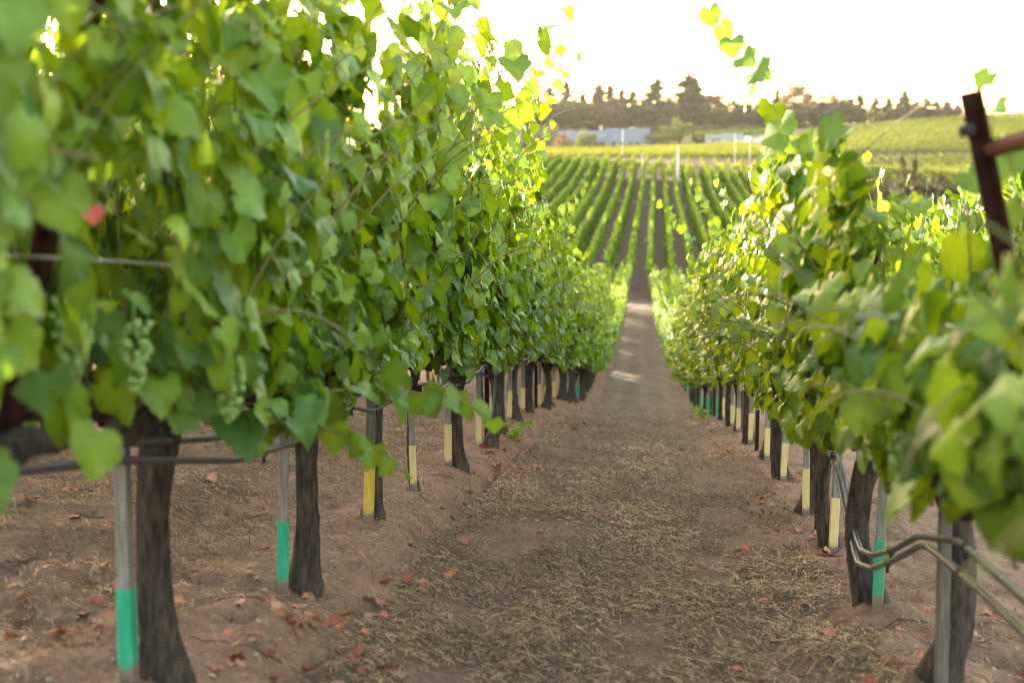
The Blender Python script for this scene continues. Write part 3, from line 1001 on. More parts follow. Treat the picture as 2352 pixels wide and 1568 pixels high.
for k, (px_, py_, zz, a) in enumerate(pts):
    wv = wd_ * (1 if 0 < k < 3 else .55)
    V[:, 2 * k] = np.stack([px_ - np.sin(a) * wv, py_ + np.cos(a) * wv, zz], 1)
    V[:, 2 * k + 1] = np.stack([px_ + np.sin(a) * wv, py_ - np.cos(a) * wv, zz + .001], 1)
Q = (np.array([[0, 1, 3, 2], [2, 3, 5, 4], [4, 5, 7, 6]])[None] + (np.arange(N) * 8)[:, None, None]).reshape(-1, 4)
sc = np.array([.44, .28, .175]) * rng.uniform(.45, 1.3, (N, 1)) + rng.normal(0, .015, (N, 1)) * np.array([1, .6, .2])
sc *= (.75 + .7 * np.clip(fbm(x * 1.3, y * .9, 3, 77) + .4, 0, 1))[:, None]
dk = rng.random(N) < .42
sc[dk] = np.array([.13, .088, .064]) * rng.uniform(.6, 1.2, (dk.sum(), 1))
straw = mesh('straw', V.reshape(-1, 3), [Q], M_STRAW, None, True, {'col': np.clip(np.repeat(sc, 8, 0), .02, .8)})
tag(straw, 'dry grass clippings scattered over the mown lane', 'straw', kind='stuff')

# fallen rust-red vine leaves along the banks
P = []
def drop(xc, yc, sx, sy2, n):
    for _ in range(n): P.append((rng.normal(xc, sx), rng.normal(yc, sy2)))
for _ in range(46):
    yc = 3.2 * (22 / 3.2) ** rng.random(); drop(rng.normal(-1.0, .16), yc, .09, .16 + yc * .01, rng.integers(2, 8))
for _ in range(60):
    yc = 3.2 * (22 / 3.2) ** rng.random(); drop(rng.normal(.66, .16), yc, .08, .16 + yc * .01, rng.integers(2, 9))
drop(-1.10, 4.3, .07, .1, 20); drop(-1.6, 3.9, .1, .2, 28); drop(-1.15, 10.5, .12, .6, 60); drop(-.95, 9.6, .1, .5, 40); drop(1.35, 5.0, .2, .5, 50)
drop(-1.9, 6, .4, 2.5, 60); drop(-.1, 7, .6, 3, 40); drop(.35, 4.4, .03, .05, 5)
P = np.array(P); P = P[(P[:, 1] > 2.7)]
N = len(P)
pos = np.stack([P[:, 0], P[:, 1], ground(P[:, 0], P[:, 1], True) + rng.uniform(.006, .022, N)], 1)
a = rng.uniform(0, 2 * math.pi, N)
nr = np.stack([rng.normal(0, .35, N), rng.normal(0, .35, N), np.ones(N)], 1)
tp = np.stack([np.cos(a), np.sin(a), np.zeros(N)], 1)
k_ = rng.random((N, 1))
cc = np.array([.36, .10, .07]) * k_ + np.array([.33, .20, .13]) * (1 - k_)
cc = cc * rng.uniform(.55, 1.15, (N, 1))
V, T, C_ = leaves(pos, nr, tp, rng.uniform(.02, .05, N), cc, rng, 0, (-.9, .9), (-.2, .7))
tag(mesh('fallen_leaves', V, [T], M_DRY, None, True, {'col': C_}), 'rust red fallen vine leaves drifted along both banks', 'fallen leaves', kind='stuff')

# pebbles and clods on the banks
N = 9000
y = 2.7 * (17 / 2.7) ** rng.random(N); x = np.where(rng.random(N) < .72, rng.normal(-1.35, .32, N), rng.normal(.85, .3, N))
sz = rng.uniform(.0018, .0048, N) * (1 + 1.6 * (rng.random(N) < .06))
z = ground(x, y, True) + sz * .4
jit = rng.uniform(.7, 1.25, (N, 12, 1))
V = ICV[None] * sz[:, None, None] * jit * np.array([1, 1, .7]) + np.stack([x, y, z], 1)[:, None]
T = (ICF[None] + (np.arange(N) * 12)[:, None, None]).reshape(-1, 3)
tag(mesh('pebbles', V.reshape(-1, 3), [T], M_PEB, None, False), 'pale pebbles and clods in the bank soil', 'pebbles', kind='stuff')
# pruned cane bits
m = MB()
for _ in range(70):
    y0 = 2.9 * (15 / 2.9) ** rng.random(); x0 = rng.choice([rng.normal(-1.3, .3), rng.normal(.8, .3), rng.normal(-2.2, .5)])
    a = rng.uniform(0, 6.28); L = rng.uniform(.06, .3); pp = []
    for k in range(5):
        xx_ = x0 + math.cos(a) * L * k / 4; yy_ = y0 + math.sin(a) * L * k / 4; a += rng.normal(0, .15)
        pp.append((xx_, yy_, gz(xx_, yy_) + .008))
    m.tube(pp, rng.uniform(.0014, .003), 5)
tag(m.build('twigs', M_BARK), 'short dead twigs lying on the bank soil', 'twigs', kind='stuff')


def weed(x, y, h, n, label, seed):
    rng = np.random.default_rng(seed)
    e = empty('weed', (x, y, gz(x, y)))
    st = MB(); P_, N_, T_ = [], [], []
    for _ in range(n):
        a = rng.uniform(0, 6.28); pts = grow(rng, (0, 0, -.01), (math.cos(a) * .7, math.sin(a) * .7, 1), h * rng.uniform(.6, 1), 0, .03)
        st.tube(pts, .002, 4)
        for q in pts[2:]:
            P_.append(q + rng.normal(0, .012, 3)); N_.append(rng.normal(0, .5, 3) + (0, -.4, .8)); T_.append(rng.normal(0, .6, 3))
    V, T, C_ = leaves(np.array(P_), np.array(N_), np.array(T_), rng.uniform(.025, .05, len(P_)), leaf_cols(len(P_), rng, np.full(len(P_), .2)), rng, 0)
    mesh('leaves', V, [T], M_LEAF, e, True, {'col': C_}); st.build('stem', M_CANE, e)
    tag(e, label, 'weed')


weed(-1.13, 11.35, .28, 6, 'small green weed sprouting beside a vine foot in the left row', 5)
weed(.60, 17.0, .2, 5, 'low green weed at the foot of the right row', 6)
weed(.76, 21.5, .3, 9, 'dry-edged weed tuft below the far stakes of the right row', 7)


# ------------------------------------------------------------------ far vineyard blocks
def row_mesh(x0, y0, x1, y1, per_m, size, hgt, curtains, rng, young=.15, base=.4, tint=None):
    L = math.hypot(x1 - x0, y1 - y0); n = int(L * per_m)
    t = rng.random(n); s = rng.choice([-1, 1], n)
    dx, dy = (x1 - x0) / L, (y1 - y0) / L
    ragged = .22 * fbm(t * L * .8, t * 0 + x0, 3, int(abs(x0) * 7) % 97)
    zz = base + (hgt - base + ragged) * rng.random(n) ** .8
    off = s * (curtains * (.45 + .35 * zz / hgt) + np.abs(rng.normal(0, .11, n)))
    x = x0 + dx * L * t + dy * off; y = y0 + dy * L * t - dx * off
    pos = np.stack([x, y, ground(x, y) + zz], 1)
    nr = np.stack([dy * s * .7 + rng.normal(0, .4, n), -dx * s * .7 + rng.normal(0, .4, n), rng.uniform(.1, 1.1, n)], 1)
    tp = np.stack([rng.normal(0, .5, n), rng.normal(0, .5, n), -np.ones(n)], 1)
    yg = young * (zz / hgt) ** 3  # yellower row tops; high values in the far fields stand for sunlight
    sizev = rng.uniform(.7, 1.3, n) * size
    # small folded leaf sprays: 5 points, 4 triangles
    nr /= np.linalg.norm(nr, axis=1)[:, None]
    tp -= nr * (tp * nr).sum(1)[:, None]; tp /= np.linalg.norm(tp, axis=1)[:, None] + 1e-9
    sd = np.cross(tp, nr)
    K = np.array([(0, .1, .12), (-.55, -.1, 0), (0, -.45, -.05), (.5, .05, 0), (.05, .75, -.1)])
    V = pos[:, None] + sizev[:, None, None] * (K[None, :, :1] * sd[:, None] + K[None, :, 1:2] * tp[:, None] + K[None, :, 2:] * nr[:, None])
    T = (np.array([[0, 1, 2], [0, 2, 3], [0, 3, 4], [0, 4, 1]])[None, :, ::-1] + (np.arange(n) * 5)[:, None, None]).reshape(-1, 3)
    lc = leaf_cols(n, rng, yg)
    if tint is not None: lc = lc * .35 + np.array(tint) * .65 * rng.uniform(.8, 1.2, (n, 1))
    C_ = np.repeat(lc, 5, 0)
    return V.reshape(-1, 3), T, C_


SUN_FIELDC = (.125, .122, .013)  # leaf tint with the yellow of sunlight put into it
rng = np.random.default_rng(31)
# slope facing the camera: double-curtain rows in line with the lane
k = 0
rows = [.3 + 2.2 * i for i in range(-13, 12)]
nl = sum(1 for r in rows if r < -.8); li = nl; ri = 0
for X in rows:
    V, T, C_ = row_mesh(X, 72 + rng.uniform(-1, 1), X, 170.5 + rng.uniform(-.6, .6), 150, .2, 2.0, .60, rng)
    o = mesh('vine_row', V, [T], M_FARLEAF, None, True, {'col': C_})
    if X < -.8:
        lab = 'dark green vine row on the facing slope, %s left of the straight lane' % ordw(li); li -= 1
    else:
        ri += 1; lab = 'dark green vine row on the facing slope, %s right of the straight lane' % ordw(ri)
    tag(o, lab, 'vine row', 'vine rows on the facing slope')
# sunlit block behind it
rows = [-40 + 2.6 * i for i in range(36)]
for i, X in enumerate(rows):
    V, T, C_ = row_mesh(X, 190, X + 2, 284, 30, .27, 1.25, .06, rng, young=.7, tint=SUN_FIELDC)  # sunlight put into the leaf colour by tint and high young value
    o = mesh('vine_row', V, [T], M_FARLEAF, None, True, {'col': C_})
    tag(o, 'narrow sunlit yellow-green vine row behind the slope, %s counting from the left end' % ordw(i + 1), 'vine row', 'sunlit vine rows behind the slope')


def field(name, poly, ang, gap, per_m, size, hgt, label, young=.75, yj=0):
    """one far field of vines: rows running in one direction inside a four-sided plot"""
    poly = np.array([W(px, py, d)[:2] for px, py, d in poly])
    c, s = math.cos(ang), math.sin(ang)
    ctr = poly.mean(0); Rl = (poly - ctr) @ np.array([[c, -s], [s, c]])
    Vs, Ts, Cs = [], [], []; off = 0
    for v in np.arange(Rl[:, 1].min(), Rl[:, 1].max(), gap):
        xs = []
        for i in range(len(Rl)):
            a, b = Rl[i], Rl[(i + 1) % len(Rl)]
            if (a[1] - v) * (b[1] - v) < 0: xs.append(a[0] + (b[0] - a[0]) * (v - a[1]) / (b[1] - a[1]))
        if len(xs) < 2 or max(xs) - min(xs) < 2: continue
        pa = ctr + np.array([[c, -s], [s, c]]) @ np.array([min(xs), v]); pb_ = ctr + np.array([[c, -s], [s, c]]) @ np.array([max(xs), v])
        V, T, C_ = row_mesh(pa[0], pa[1], pb_[0], pb_[1], per_m, size, hgt, .1, rng, young=young, base=.25, tint=SUN_FIELDC)
        Vs.append(V); Ts.append(T + off); Cs.append(C_); off += len(V)
    o = mesh(name, np.concatenate(Vs), [np.concatenate(Ts)], M_FARLEAF, None, True, {'col': np.concatenate(Cs)})
    tag(o, label, 'vineyard field', kind='stuff')


field('vineyard_field', [(1000, 350, 296), (1790, 350, 296), (1700, 330, 366), (1120, 338, 366)], R(8), 2.0, 18, .30, 1.1, 'yellow-green vines in the flat field before the blue-roofed house')
field('vineyard_field', [(1590, 318, 412), (1780, 318, 412), (1830, 304, 446), (1600, 304, 446)], R(3), 2.2, 7, .5, 1.2, 'narrow green strip of vines between the sheds and the bushes')
field('vineyard_field', [(1800, 350, 296), (2500, 350, 296), (2600, 262, 392), (1830, 300, 392)], R(100), 1.9, 20, .34, 1.2, 'sunlit yellow vines covering the upper right hillside')
field('vineyard_field', [(1890, 392, 205), (2500, 402, 205), (2500, 340, 290), (1800, 348, 290)], R(95), 1.9, 22, .32, 1.2, 'yellow-green vines on the lower right hillside behind brown bushes')
field('vineyard_field', [(1000, 322, 400), (1225, 322, 400), (1225, 309, 440), (1000, 309, 440)], R(5), 2.2, 6, .5, 1.2, 'yellow-green strip of vines left of the blue-roofed house')

# dirt road beside the sheds
pl = [W(1772, 352, 298), W(1745, 338, 330), W(1722, 326, 366), W(1760, 316, 405), W(1840, 302, 432)]
wd2 = [5, 5, 4.5, 3.5, 3]
pp = np.array([p[:2] for p in pl]); t0 = np.linspace(0, 1, len(pp)); t = np.linspace(0, 1, 60)
c2 = np.stack([np.interp(t, t0, pp[:, 0]), np.interp(t, t0, pp[:, 1])], 1)
tg = np.gradient(c2, axis=0); tg /= np.linalg.norm(tg, axis=1)[:, None]; nn = np.stack([-tg[:, 1], tg[:, 0]], 1)
V = []
for u_ in np.linspace(-.5, .5, 5):
    q = c2 + nn * (u_ * np.interp(t, t0, wd2))[:, None]
    V.append(np.stack([q[:, 0], q[:, 1], ground(q[:, 0], q[:, 1]) + .10], 1))
V = np.concatenate(V); ii = (np.arange(4)[:, None] * 60 + np.arange(59)[None]).ravel()
tag(mesh('dirt_road', V, [np.stack([ii, ii + 1, ii + 61, ii + 60], 1)], M_ROAD), kind='structure')


# ------------------------------------------------------------------ trees
def sprays(centers, n, spread, size, rng, up=.4):
    """leaf sprays round many clump centres"""
    k = len(centers)
    c = np.repeat(centers, n, 0); N = len(c)
    dv = rng.normal(0, 1, (N, 3)); dv /= np.linalg.norm(dv, axis=1)[:, None]
    r = rng.random((N, 1)) ** .45
    pos = c + dv * r * np.repeat(np.atleast_2d(spread) * np.ones((k, 3)), n, 0)
    nr = dv + rng.normal(0, .4, (N, 3)) + (0, 0, up)
    nr /= np.linalg.norm(nr, axis=1)[:, None]
    tp = rng.normal(0, 1, (N, 3)); tp -= nr * (tp * nr).sum(1)[:, None]; tp /= np.linalg.norm(tp, axis=1)[:, None]
    sd = np.cross(tp, nr); s = size * rng.uniform(.6, 1.4, (N, 1, 1))
    K = np.array([(-.4, -.1, 0), (.05, -.45, .05), (.45, .05, 0), (0, .65, -.05)])
    V = pos[:, None] + s * (K[None, :, :1] * sd[:, None] + K[None, :, 1:2] * tp[:, None] + K[None, :, 2:] * nr[:, None])
    Qd = np.arange(N * 4).reshape(-1, 4)
    cl = np.repeat(np.repeat(rng.uniform(.75, 1.25, (k, 1)), n, 0) * rng.uniform(.8, 1.2, (N, 1)) * np.ones((1, 3)), 4, 0)
    return V.reshape(-1, 3), Qd, cl


def tree_proto(kind, seed):
    """unit-size trees: 10 m tall, scaled when planted"""
    rng = np.random.default_rng(seed)
    root = empty({'conifer': 'conifer_tree', 'broad': 'broadleaf_tree', 'poplar': 'poplar_tree', 'bare': 'eucalyptus_tree', 'bush': 'bush'}[kind])
    tr = MB()
    if kind == 'conifer':
        full = rng.uniform(.75, 1.25)
        tr.tube([(0, 0, -.5), (.05, 0, 3), (0, .05, 6.5), (0, 0, 9.8)], [.28, .22, .12, .03], 7)
        cs = []; sp2 = []
        for lv in range(26):
            z = .9 + 8.9 * (lv / 25.0); rr = 2.0 * (1 - (lv / 25.0) ** (1.0 + .5 * full)) * rng.uniform(.75, 1.12) + .12
            nb = max(3, int(8 * (1 - lv / 28.)))
            for b in range(nb):
                a = rng.uniform(0, 6.28); L = rr * rng.uniform(.65, 1.1)
                for f in (.35, .65, .92):
                    if f * L < .15: continue
                    cs.append((math.cos(a) * L * f, math.sin(a) * L * f, z - .25 * L * f + rng.normal(0, .08)))
                    sp2.append((.26 + .12 * L, .26 + .12 * L, .2))
                if lv % 3 == 0: tr.tube([(0, 0, z), (math.cos(a) * L * .8, math.sin(a) * L * .8, z - .2 * L)], [.05, .015], 4)
        cs.append((0, 0, 9.9)); sp2.append((.08, .08, .3))
        V, Qd, cl = sprays(np.array(cs), 16, np.array(sp2) * 1.15, .34, rng)
    elif kind in ('broad', 'bush', 'poplar'):
        H = 10
        if kind == 'broad': rx_, z0, z1 = 4.2, .5, 9.4
        elif kind == 'bush': rx_, z0, z1 = 5.5, 1.2, 9.0
        else: rx_, z0, z1 = 1.7, 1.4, 9.6
        tr.tube([(0, 0, -.5), (.1, 0, 2), (.0, .1, 4.5), (0, 0, 7)], [.4, .3, .2, .06], 7)
        cs = []
        while len(cs) < (46 if kind != 'poplar' else 40):
            q = rng.uniform(-1, 1, 3)
            rr = np.linalg.norm(q)
            if rr > 1 or rr < .45: continue
            if kind == 'poplar': q[:2] *= (1 - .45 * max(0, q[2]))
            cs.append((q[0] * rx_ * .85, q[1] * rx_ * .85, (z0 + z1) / 2 + q[2] * (z1 - z0) / 2 * .9))
        cs = np.array(cs)
        for c_ in cs[::4]:
            tr.tube([(0, 0, 2.2), c_ * np.array([.5, .5, .6]) + (0, 0, .8), c_], [.16, .1, .03], 5)
        sprd = rng.uniform(.75, 1.5, (len(cs), 1)) * np.array([1, 1, .8]) * (.9 if kind != 'poplar' else .6)
        V, Qd, cl = sprays(cs, 70, sprd, .42, rng)
    else:                                            # tall eucalyptus with bare forked limbs and small tufts
        cs = []
        tr.tube([(0, 0, -.5), (.1, 0, 3), (0, 0, 5)], [.5, .42, .36], 8)
        for (ax, L, zs) in [(-.75, 4.2, 4.2), (-.3, 5.2, 4.8), (.2, 5.0, 5), (.65, 4.4, 4.6), (1.0, 3.0, 4.0), (-1.1, 2.6, 3.6)]:
            pp = []; p = np.array([0, 0, zs - 1.0]); d_ = np.array([math.sin(ax), rng.normal(0, .25), math.cos(ax)])
            for q in range(7):
                pp.append(p.copy()); p = p + d_ * L / 6; d_ = d_ + np.array([-.05 * ax, rng.normal(0, .1), .12]) + rng.normal(0, .08, 3); d_ /= np.linalg.norm(d_)
            tr.tube(pp, np.linspace(.28, .05, 7), 6)
            for q in pp[2:]: cs.append(q + rng.normal(0, .25, 3))
        cs = np.array(cs)
        V, Qd, cl = sprays(cs, 12, np.full((len(cs), 3), .5), .34, rng)
    tr.build('trunk', M_TRUNK, root)
    c_ = mesh('crown', V, [Qd], M_TREE, root, True, {'col': cl})
    return root


PROTO = {'conifer': [tree_proto('conifer', 300 + i) for i in range(5)], 'broad': [tree_proto('broad', 320 + i) for i in range(4)],
         'poplar': [tree_proto('poplar', 340)], 'bare': [tree_proto('bare', 350)], 'bush': [tree_proto('bush', 360 + i) for i in range(3)]}
tcount = {k: 0 for k in PROTO}
trng = np.random.default_rng(8)
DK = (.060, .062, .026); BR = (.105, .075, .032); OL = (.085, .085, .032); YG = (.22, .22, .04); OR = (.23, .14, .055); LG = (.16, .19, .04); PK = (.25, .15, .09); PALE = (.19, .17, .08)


def plant(kind, px, top, wpx, d, colr, label, group=None, dz=0.0):
    """one tree whose crown tip is seen at bearing (px, top) from distance d"""
    i = tcount[kind]; tcount[kind] += 1
    vs = PROTO[kind]
    r = vs[i] if i < len(vs) else copy_tree(vs[i % len(vs)])
    if kind == 'broad' and d > 440: top -= 16; wpx *= 1.25
    p = W(px, top, d); z = float(ground(np.array([p[0]]), np.array([d]))[0]) - .1
    H = max(1.0, p[2] - z)
    dist = math.hypot(p[0], d)
    unit = {'conifer': 3.6, 'broad': 9.0, 'poplar': 3.9, 'bare': 8.0, 'bush': 11.5}[kind]
    wscale = wpx * (1.3 if kind == 'conifer' else 1.12) / F * dist / unit
    r.location = (p[0], d, z); r.scale = (wscale, wscale, H / 10.0); r.rotation_euler = (0, 0, trng.uniform(0, 6.28) if kind != 'bare' else 0)
    for c_ in r.children:
        if c_.name.startswith('crown'): c_.color = (*colr, 1)
    cat = {'bush': 'bush'}.get(kind, 'tree')
    tag(r, label, cat, group)
    return r


G_R = 'trees on the ridge'
for kind, px, top, wpx, d, colr, lab in [
    ('conifer', 1090, 205, 52, 470, BR, 'tall hazy conifer standing behind the left vine tops'),
    ('conifer', 1122, 225, 46, 468, BR, 'slim brown conifer left of the pale yellow poplar'),
    ('poplar', 1162, 232, 40, 440, YG, 'pale yellow-green poplar lit by the sun at the ridge foot'),
    ('poplar', 1138, 256, 28, 438, YG, 'small yellow poplar left of the taller yellow poplar'),
    ('conifer', 1198, 205, 44, 455, OR, 'narrow orange-lit conifer right of the yellow poplars'),  # orange sun glow put into the crown colour
    ('conifer', 1232, 212, 44, 470, BR, 'brown conifer between the orange conifer and the blunt one'),
    ('conifer', 1262, 198, 58, 465, BR, 'blunt-topped brown conifer left of the spindly spire'),
    ('conifer', 1301, 182, 40, 475, DK, 'thin spindly spire of a conifer with sparse top'),
    ('broad', 1296, 236, 76, 462, OL, 'round dark tree below the spindly spire'),
    ('conifer', 1340, 212, 44, 470, DK, 'dark conifer just right of the spindly spire'),
    ('broad', 1345, 240, 70, 460, OL, 'wide olive tree above the small green garden tree'),
    ('conifer', 1376, 190, 58, 468, BR, 'tall brown conifer with broad ragged top'),
    ('conifer', 1402, 194, 50, 472, BR, 'brown conifer touching the broad ragged one'),
    ('conifer', 1428, 203, 46, 465, OL, 'olive conifer above the roof ridge of the house'),
    ('conifer', 1454, 205, 44, 472, DK, 'dark pointed conifer above the right roof'),
    ('broad', 1400, 238, 84, 456, BR, 'broad brown tree crown directly above the house windows'),
    ('broad', 1470, 242, 70, 458, OL, 'olive round tree left of the tall dark cone'),
    ('conifer', 1510, 179, 74, 462, DK, 'tall dark cone-shaped conifer with rounded tip'),
    ('broad', 1545, 245, 78, 456, OL, 'olive round tree between the two tallest conifers'),
    ('conifer', 1582, 168, 92, 462, DK, 'tallest conifer of the ridge, wide and dark'),
    ('conifer', 1597, 180, 60, 468, BR, 'second tip leaning against the tallest conifer'),
    ('broad', 1628, 220, 84, 466, BR, 'hazy brown tree right of the tallest conifer'),
    ('broad', 1660, 232, 80, 458, OL, 'olive rounded tree left of the bare-limbed eucalyptus'),
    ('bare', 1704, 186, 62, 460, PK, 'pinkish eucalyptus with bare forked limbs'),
    ('broad', 1706, 248, 80, 452, OL, 'low olive tree below the bare-limbed eucalyptus'),
    ('broad', 1748, 240, 70, 455, BR, 'brown rounded tree right of the bare-limbed eucalyptus'),
    ('conifer', 1786, 204, 34, 470, DK, 'small dark conifer with thin crown left of the pink crown'),
    ('conifer', 1803, 212, 34, 472, DK, 'small dark conifer leaning close to the pink crown'),
    ('poplar', 1797, 236, 40, 450, YG, 'bright yellow tree in front of the small dark conifers'),
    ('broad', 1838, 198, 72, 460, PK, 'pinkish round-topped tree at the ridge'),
    ('broad', 1800, 258, 80, 448, OL, 'low olive tree under the bright yellow tree'),
    ('broad', 1872, 228, 76, 462, DK, 'dark tree behind the tall loose vine shoot'),
    ('broad', 1925, 222, 70, 468, DK, 'dark crown showing right of the loose vine shoot'),
    ('conifer', 1975, 216, 40, 490, DK, 'dark conifer right of the loose vine shoot on the hill line'),
    ('poplar', 2000, 252, 22, 430, YG, 'short yellow tree at the hill crest, left of two'),
    ('poplar', 2022, 254, 22, 430, YG, 'short yellow tree at the hill crest, right of two'),
    ('conifer', 2012, 222, 34, 500, DK, 'thin conifer above the short yellow trees'),
    ('conifer', 2042, 224, 36, 500, DK, 'ragged conifer left of the big dark pyramid'),
    ('conifer', 2079, 208, 46, 480, DK, 'big dark pyramid conifer on the right hill crest'),
    ('conifer', 2106, 232, 36, 500, BR, 'brownish conifer just right of the dark pyramid'),
    ('conifer', 2128, 224, 40, 500, DK, 'dark conifer, second right of the dark pyramid'),
    ('conifer', 2152, 230, 38, 505, BR, 'brownish conifer, third right of the dark pyramid'),
    ('conifer', 2176, 232, 38, 510, DK, 'dark conifer left of the rusty arm top'),
    ('conifer', 2200, 240, 36, 512, BR, 'hazy low conifer behind the rusty arm top'),
    ('conifer', 2245, 238, 40, 515, DK, 'dark conifer right of the rusty arm top'),
    ('broad', 1250, 246, 80, 460, BR, 'broad brown crown filling the gap left of the spindly spire'),
    ('broad', 1215, 252, 70, 462, OL, 'olive crown filling the gap right of the narrow orange conifer'),
    ('broad', 1130, 250, 90, 474, BR, 'hazy brown crown behind the yellow poplars'),
    ('conifer', 1320, 226, 46, 466, BR, 'shorter brown conifer between the spindly spire and dark conifer'),
    ('conifer', 1490, 216, 50, 470, BR, 'brown conifer hugging the left side of the tall dark cone'),
    ('conifer', 1540, 224, 50, 470, BR, 'brown conifer hugging the right side of the tall dark cone'),
    ('broad', 1730, 252, 110, 456, DK, 'wide dark crown right of the eucalyptus foot'),
    ('broad', 1780, 246, 110, 458, OL, 'wide olive crown behind the bright yellow tree'),
    ('broad', 1850, 248, 120, 456, DK, 'wide dark crown below the pinkish round-topped tree'),
    ('broad', 1905, 250, 100, 462, BR, 'wide brown crown behind the loose vine shoot'),
    ('conifer', 1955, 228, 44, 492, BR, 'brown conifer on the hill line, left of the dark one there'),
    ('conifer', 2064, 236, 36, 502, OL, 'low olive conifer touching the left side of the dark pyramid'),
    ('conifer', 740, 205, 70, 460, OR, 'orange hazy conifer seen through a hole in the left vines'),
    ('conifer', 1020, 200, 56, 465, BR, 'brown conifer glimpsed between leaves at the left vine tops'),
]:
    plant(kind, px, top, wpx, d, colr, lab, G_R)

wr = np.random.default_rng(91)
cs, sd_ = [], []
wt = MB()
for q in range(58):  # trees added mostly out of view to shade the near rows and facing slope
    x_ = wr.uniform(-78, -60) if q > 27 else wr.uniform(-35, -27); y_ = (32 + 27 * (q + wr.random()) / 16) if q < 16 else (59 + 24 * (q - 16 + wr.random()) / 12) if q < 28 else 142 + 106 * (q - 28 + wr.random()) / 30
    z_ = gz(x_, y_); H = (wr.uniform(22, 27) if y_ < 222 else wr.uniform(13, 16)) if q > 27 else wr.uniform(7.5, 10.5) if q < 16 else wr.uniform(5.4, 6.4)
    wt.tube([(x_, y_, z_ - .5), (x_, y_, z_ + H * .5), (x_, y_, z_ + H * .95)], [.4, .25, .05], 6)
    for lv in range(60):
        f = lv / 59; r_ = 3.2 * (1 - f ** 1.4) + .2; a = wr.uniform(0, 6.28); rr = r_ * wr.random() ** .5
        cs.append((x_ + math.cos(a) * rr, y_ + math.sin(a) * rr, z_ + 1 + f * (H - 1))); sd_.append((1.0, 1.0, .7))
V, Qd, cl = sprays(np.array(cs), 16, np.array(sd_), 1.0, wr)
wt.add(V, Qd)
wo = wt.build('shade_trees', M_TREE, None, True)
at_ = wo.data.attributes.new('col', 'FLOAT_COLOR', 'POINT')
at_.data.foreach_set('color', np.full(len(wo.data.vertices) * 4, 1.0, np.float32))
wo.color = (*BR, 1)
tag(wo, 'brown trees beyond the left vines, added to shade the lane and slope, mostly unseen', 'wood', kind='stuff')

for q, (px, top, wpx, d, colr, lab) in enumerate([
    (1346, 294, 54, 368, LG, 'round green garden tree in front of the blue-roofed house'),
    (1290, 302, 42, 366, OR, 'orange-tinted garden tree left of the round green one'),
    (1268, 280, 46, 384, PALE, 'pale tan garden tree at the left end of the house'),
    (1240, 292, 44, 386, LG, 'yellowish garden tree at the far left of the house'),
    (1562, 267, 62, 392, LG, 'tall light green garden tree right of the house'),
    (1536, 284, 70, 386, LG, 'wide light green garden tree beside the tall one'),
    (1504, 300, 48, 388, PALE, 'pale garden tree at the right end of the house'),
    (1606, 307, 46, 380, DK, 'dark round garden tree left of the white sheds')]):
    plant('broad', px, top, wpx, d, colr, lab, 'garden trees round the house')
for q, px in enumerate([1250, 1325, 1400, 1478, 1500, 1592, 1622, 1655, 1690, 1722, 1762, 1800, 1838, 1880, 1915]):
    tp_ = 290 if px < 1500 else 284
    if px > 1780: tp_ = 283 - (px - 1780) * .04
    plant('bush', px, tp_ - 3 + (q % 3) * 2, 62, 448, [PALE, OL, PALE][q % 3], 'pale olive bush in the line below the ridge, %s from its left end' % ordw(q + 1), 'bushes below the ridge')
for px, top, wpx, d, colr, lab in [
    (1935, 372, 62, 150, OR, 'brown-tipped bush behind the right vine tops'),
    (2088, 322, 52, 150, DK, 'tall dark shrub on the slope behind the right vines'),
    (2020, 395, 90, 140, OL, 'olive bush between the brown-tipped bush and tall dark shrub'),
    (2160, 385, 130, 142, DK, 'wide dark bush left of the rusty arm'),
    (2270, 395, 120, 145, OL, 'wide olive bush seen past the rusty arm'),
    (1196, 322, 36, 352, DK, 'small dark bush at the left edge of the far field')]:
    plant('bush', px, top, wpx, d, colr, lab)


# ------------------------------------------------------------------ house, sheds, poles, cars
def gable(m, x0, x1, y0, y1, zb, ze, zr):
    pass


def wallbox(x0, x1, y0, y1, zb, ze, zr):
    """gabled wall shell, ridge along x"""
    ym = (y0 + y1) / 2
    V = [(x0, y0, zb), (x1, y0, zb), (x1, y1, zb), (x0, y1, zb), (x0, y0, ze), (x1, y0, ze), (x1, y1, ze), (x0, y1, ze), (x0, ym, zr), (x1, ym, zr)]
    m = MB(); m.add(V, [(0, 1, 5, 4), (2, 3, 7, 6), (1, 2, 6, 5), (3, 0, 4, 7)], [(5, 6, 9), (7, 4, 8)])
    return m


def roofpl(x0, x1, y0, y1, ze, zr, over=.6, th=.18):
    ym = (y0 + y1) / 2; sl_ = (zr - ze) / (ym - y0)
    m = MB()
    for s, ye in ((1, y0 - over), (-1, y1 + over)):
        zz = ze - sl_ * over + .05
        A = [(x0 - over, ye, zz), (x1 + over, ye, zz), (x1 + over, ym, zr + .05), (x0 - over, ym, zr + .05)]
        V = A + [(a, b, c + th) for a, b, c in A]
        m.add(V, [(0, 1, 2, 3), (4, 5, 6, 7), (0, 1, 5, 4), (1, 2, 6, 5), (2, 3, 7, 6), (3, 0, 4, 7)])
    return m


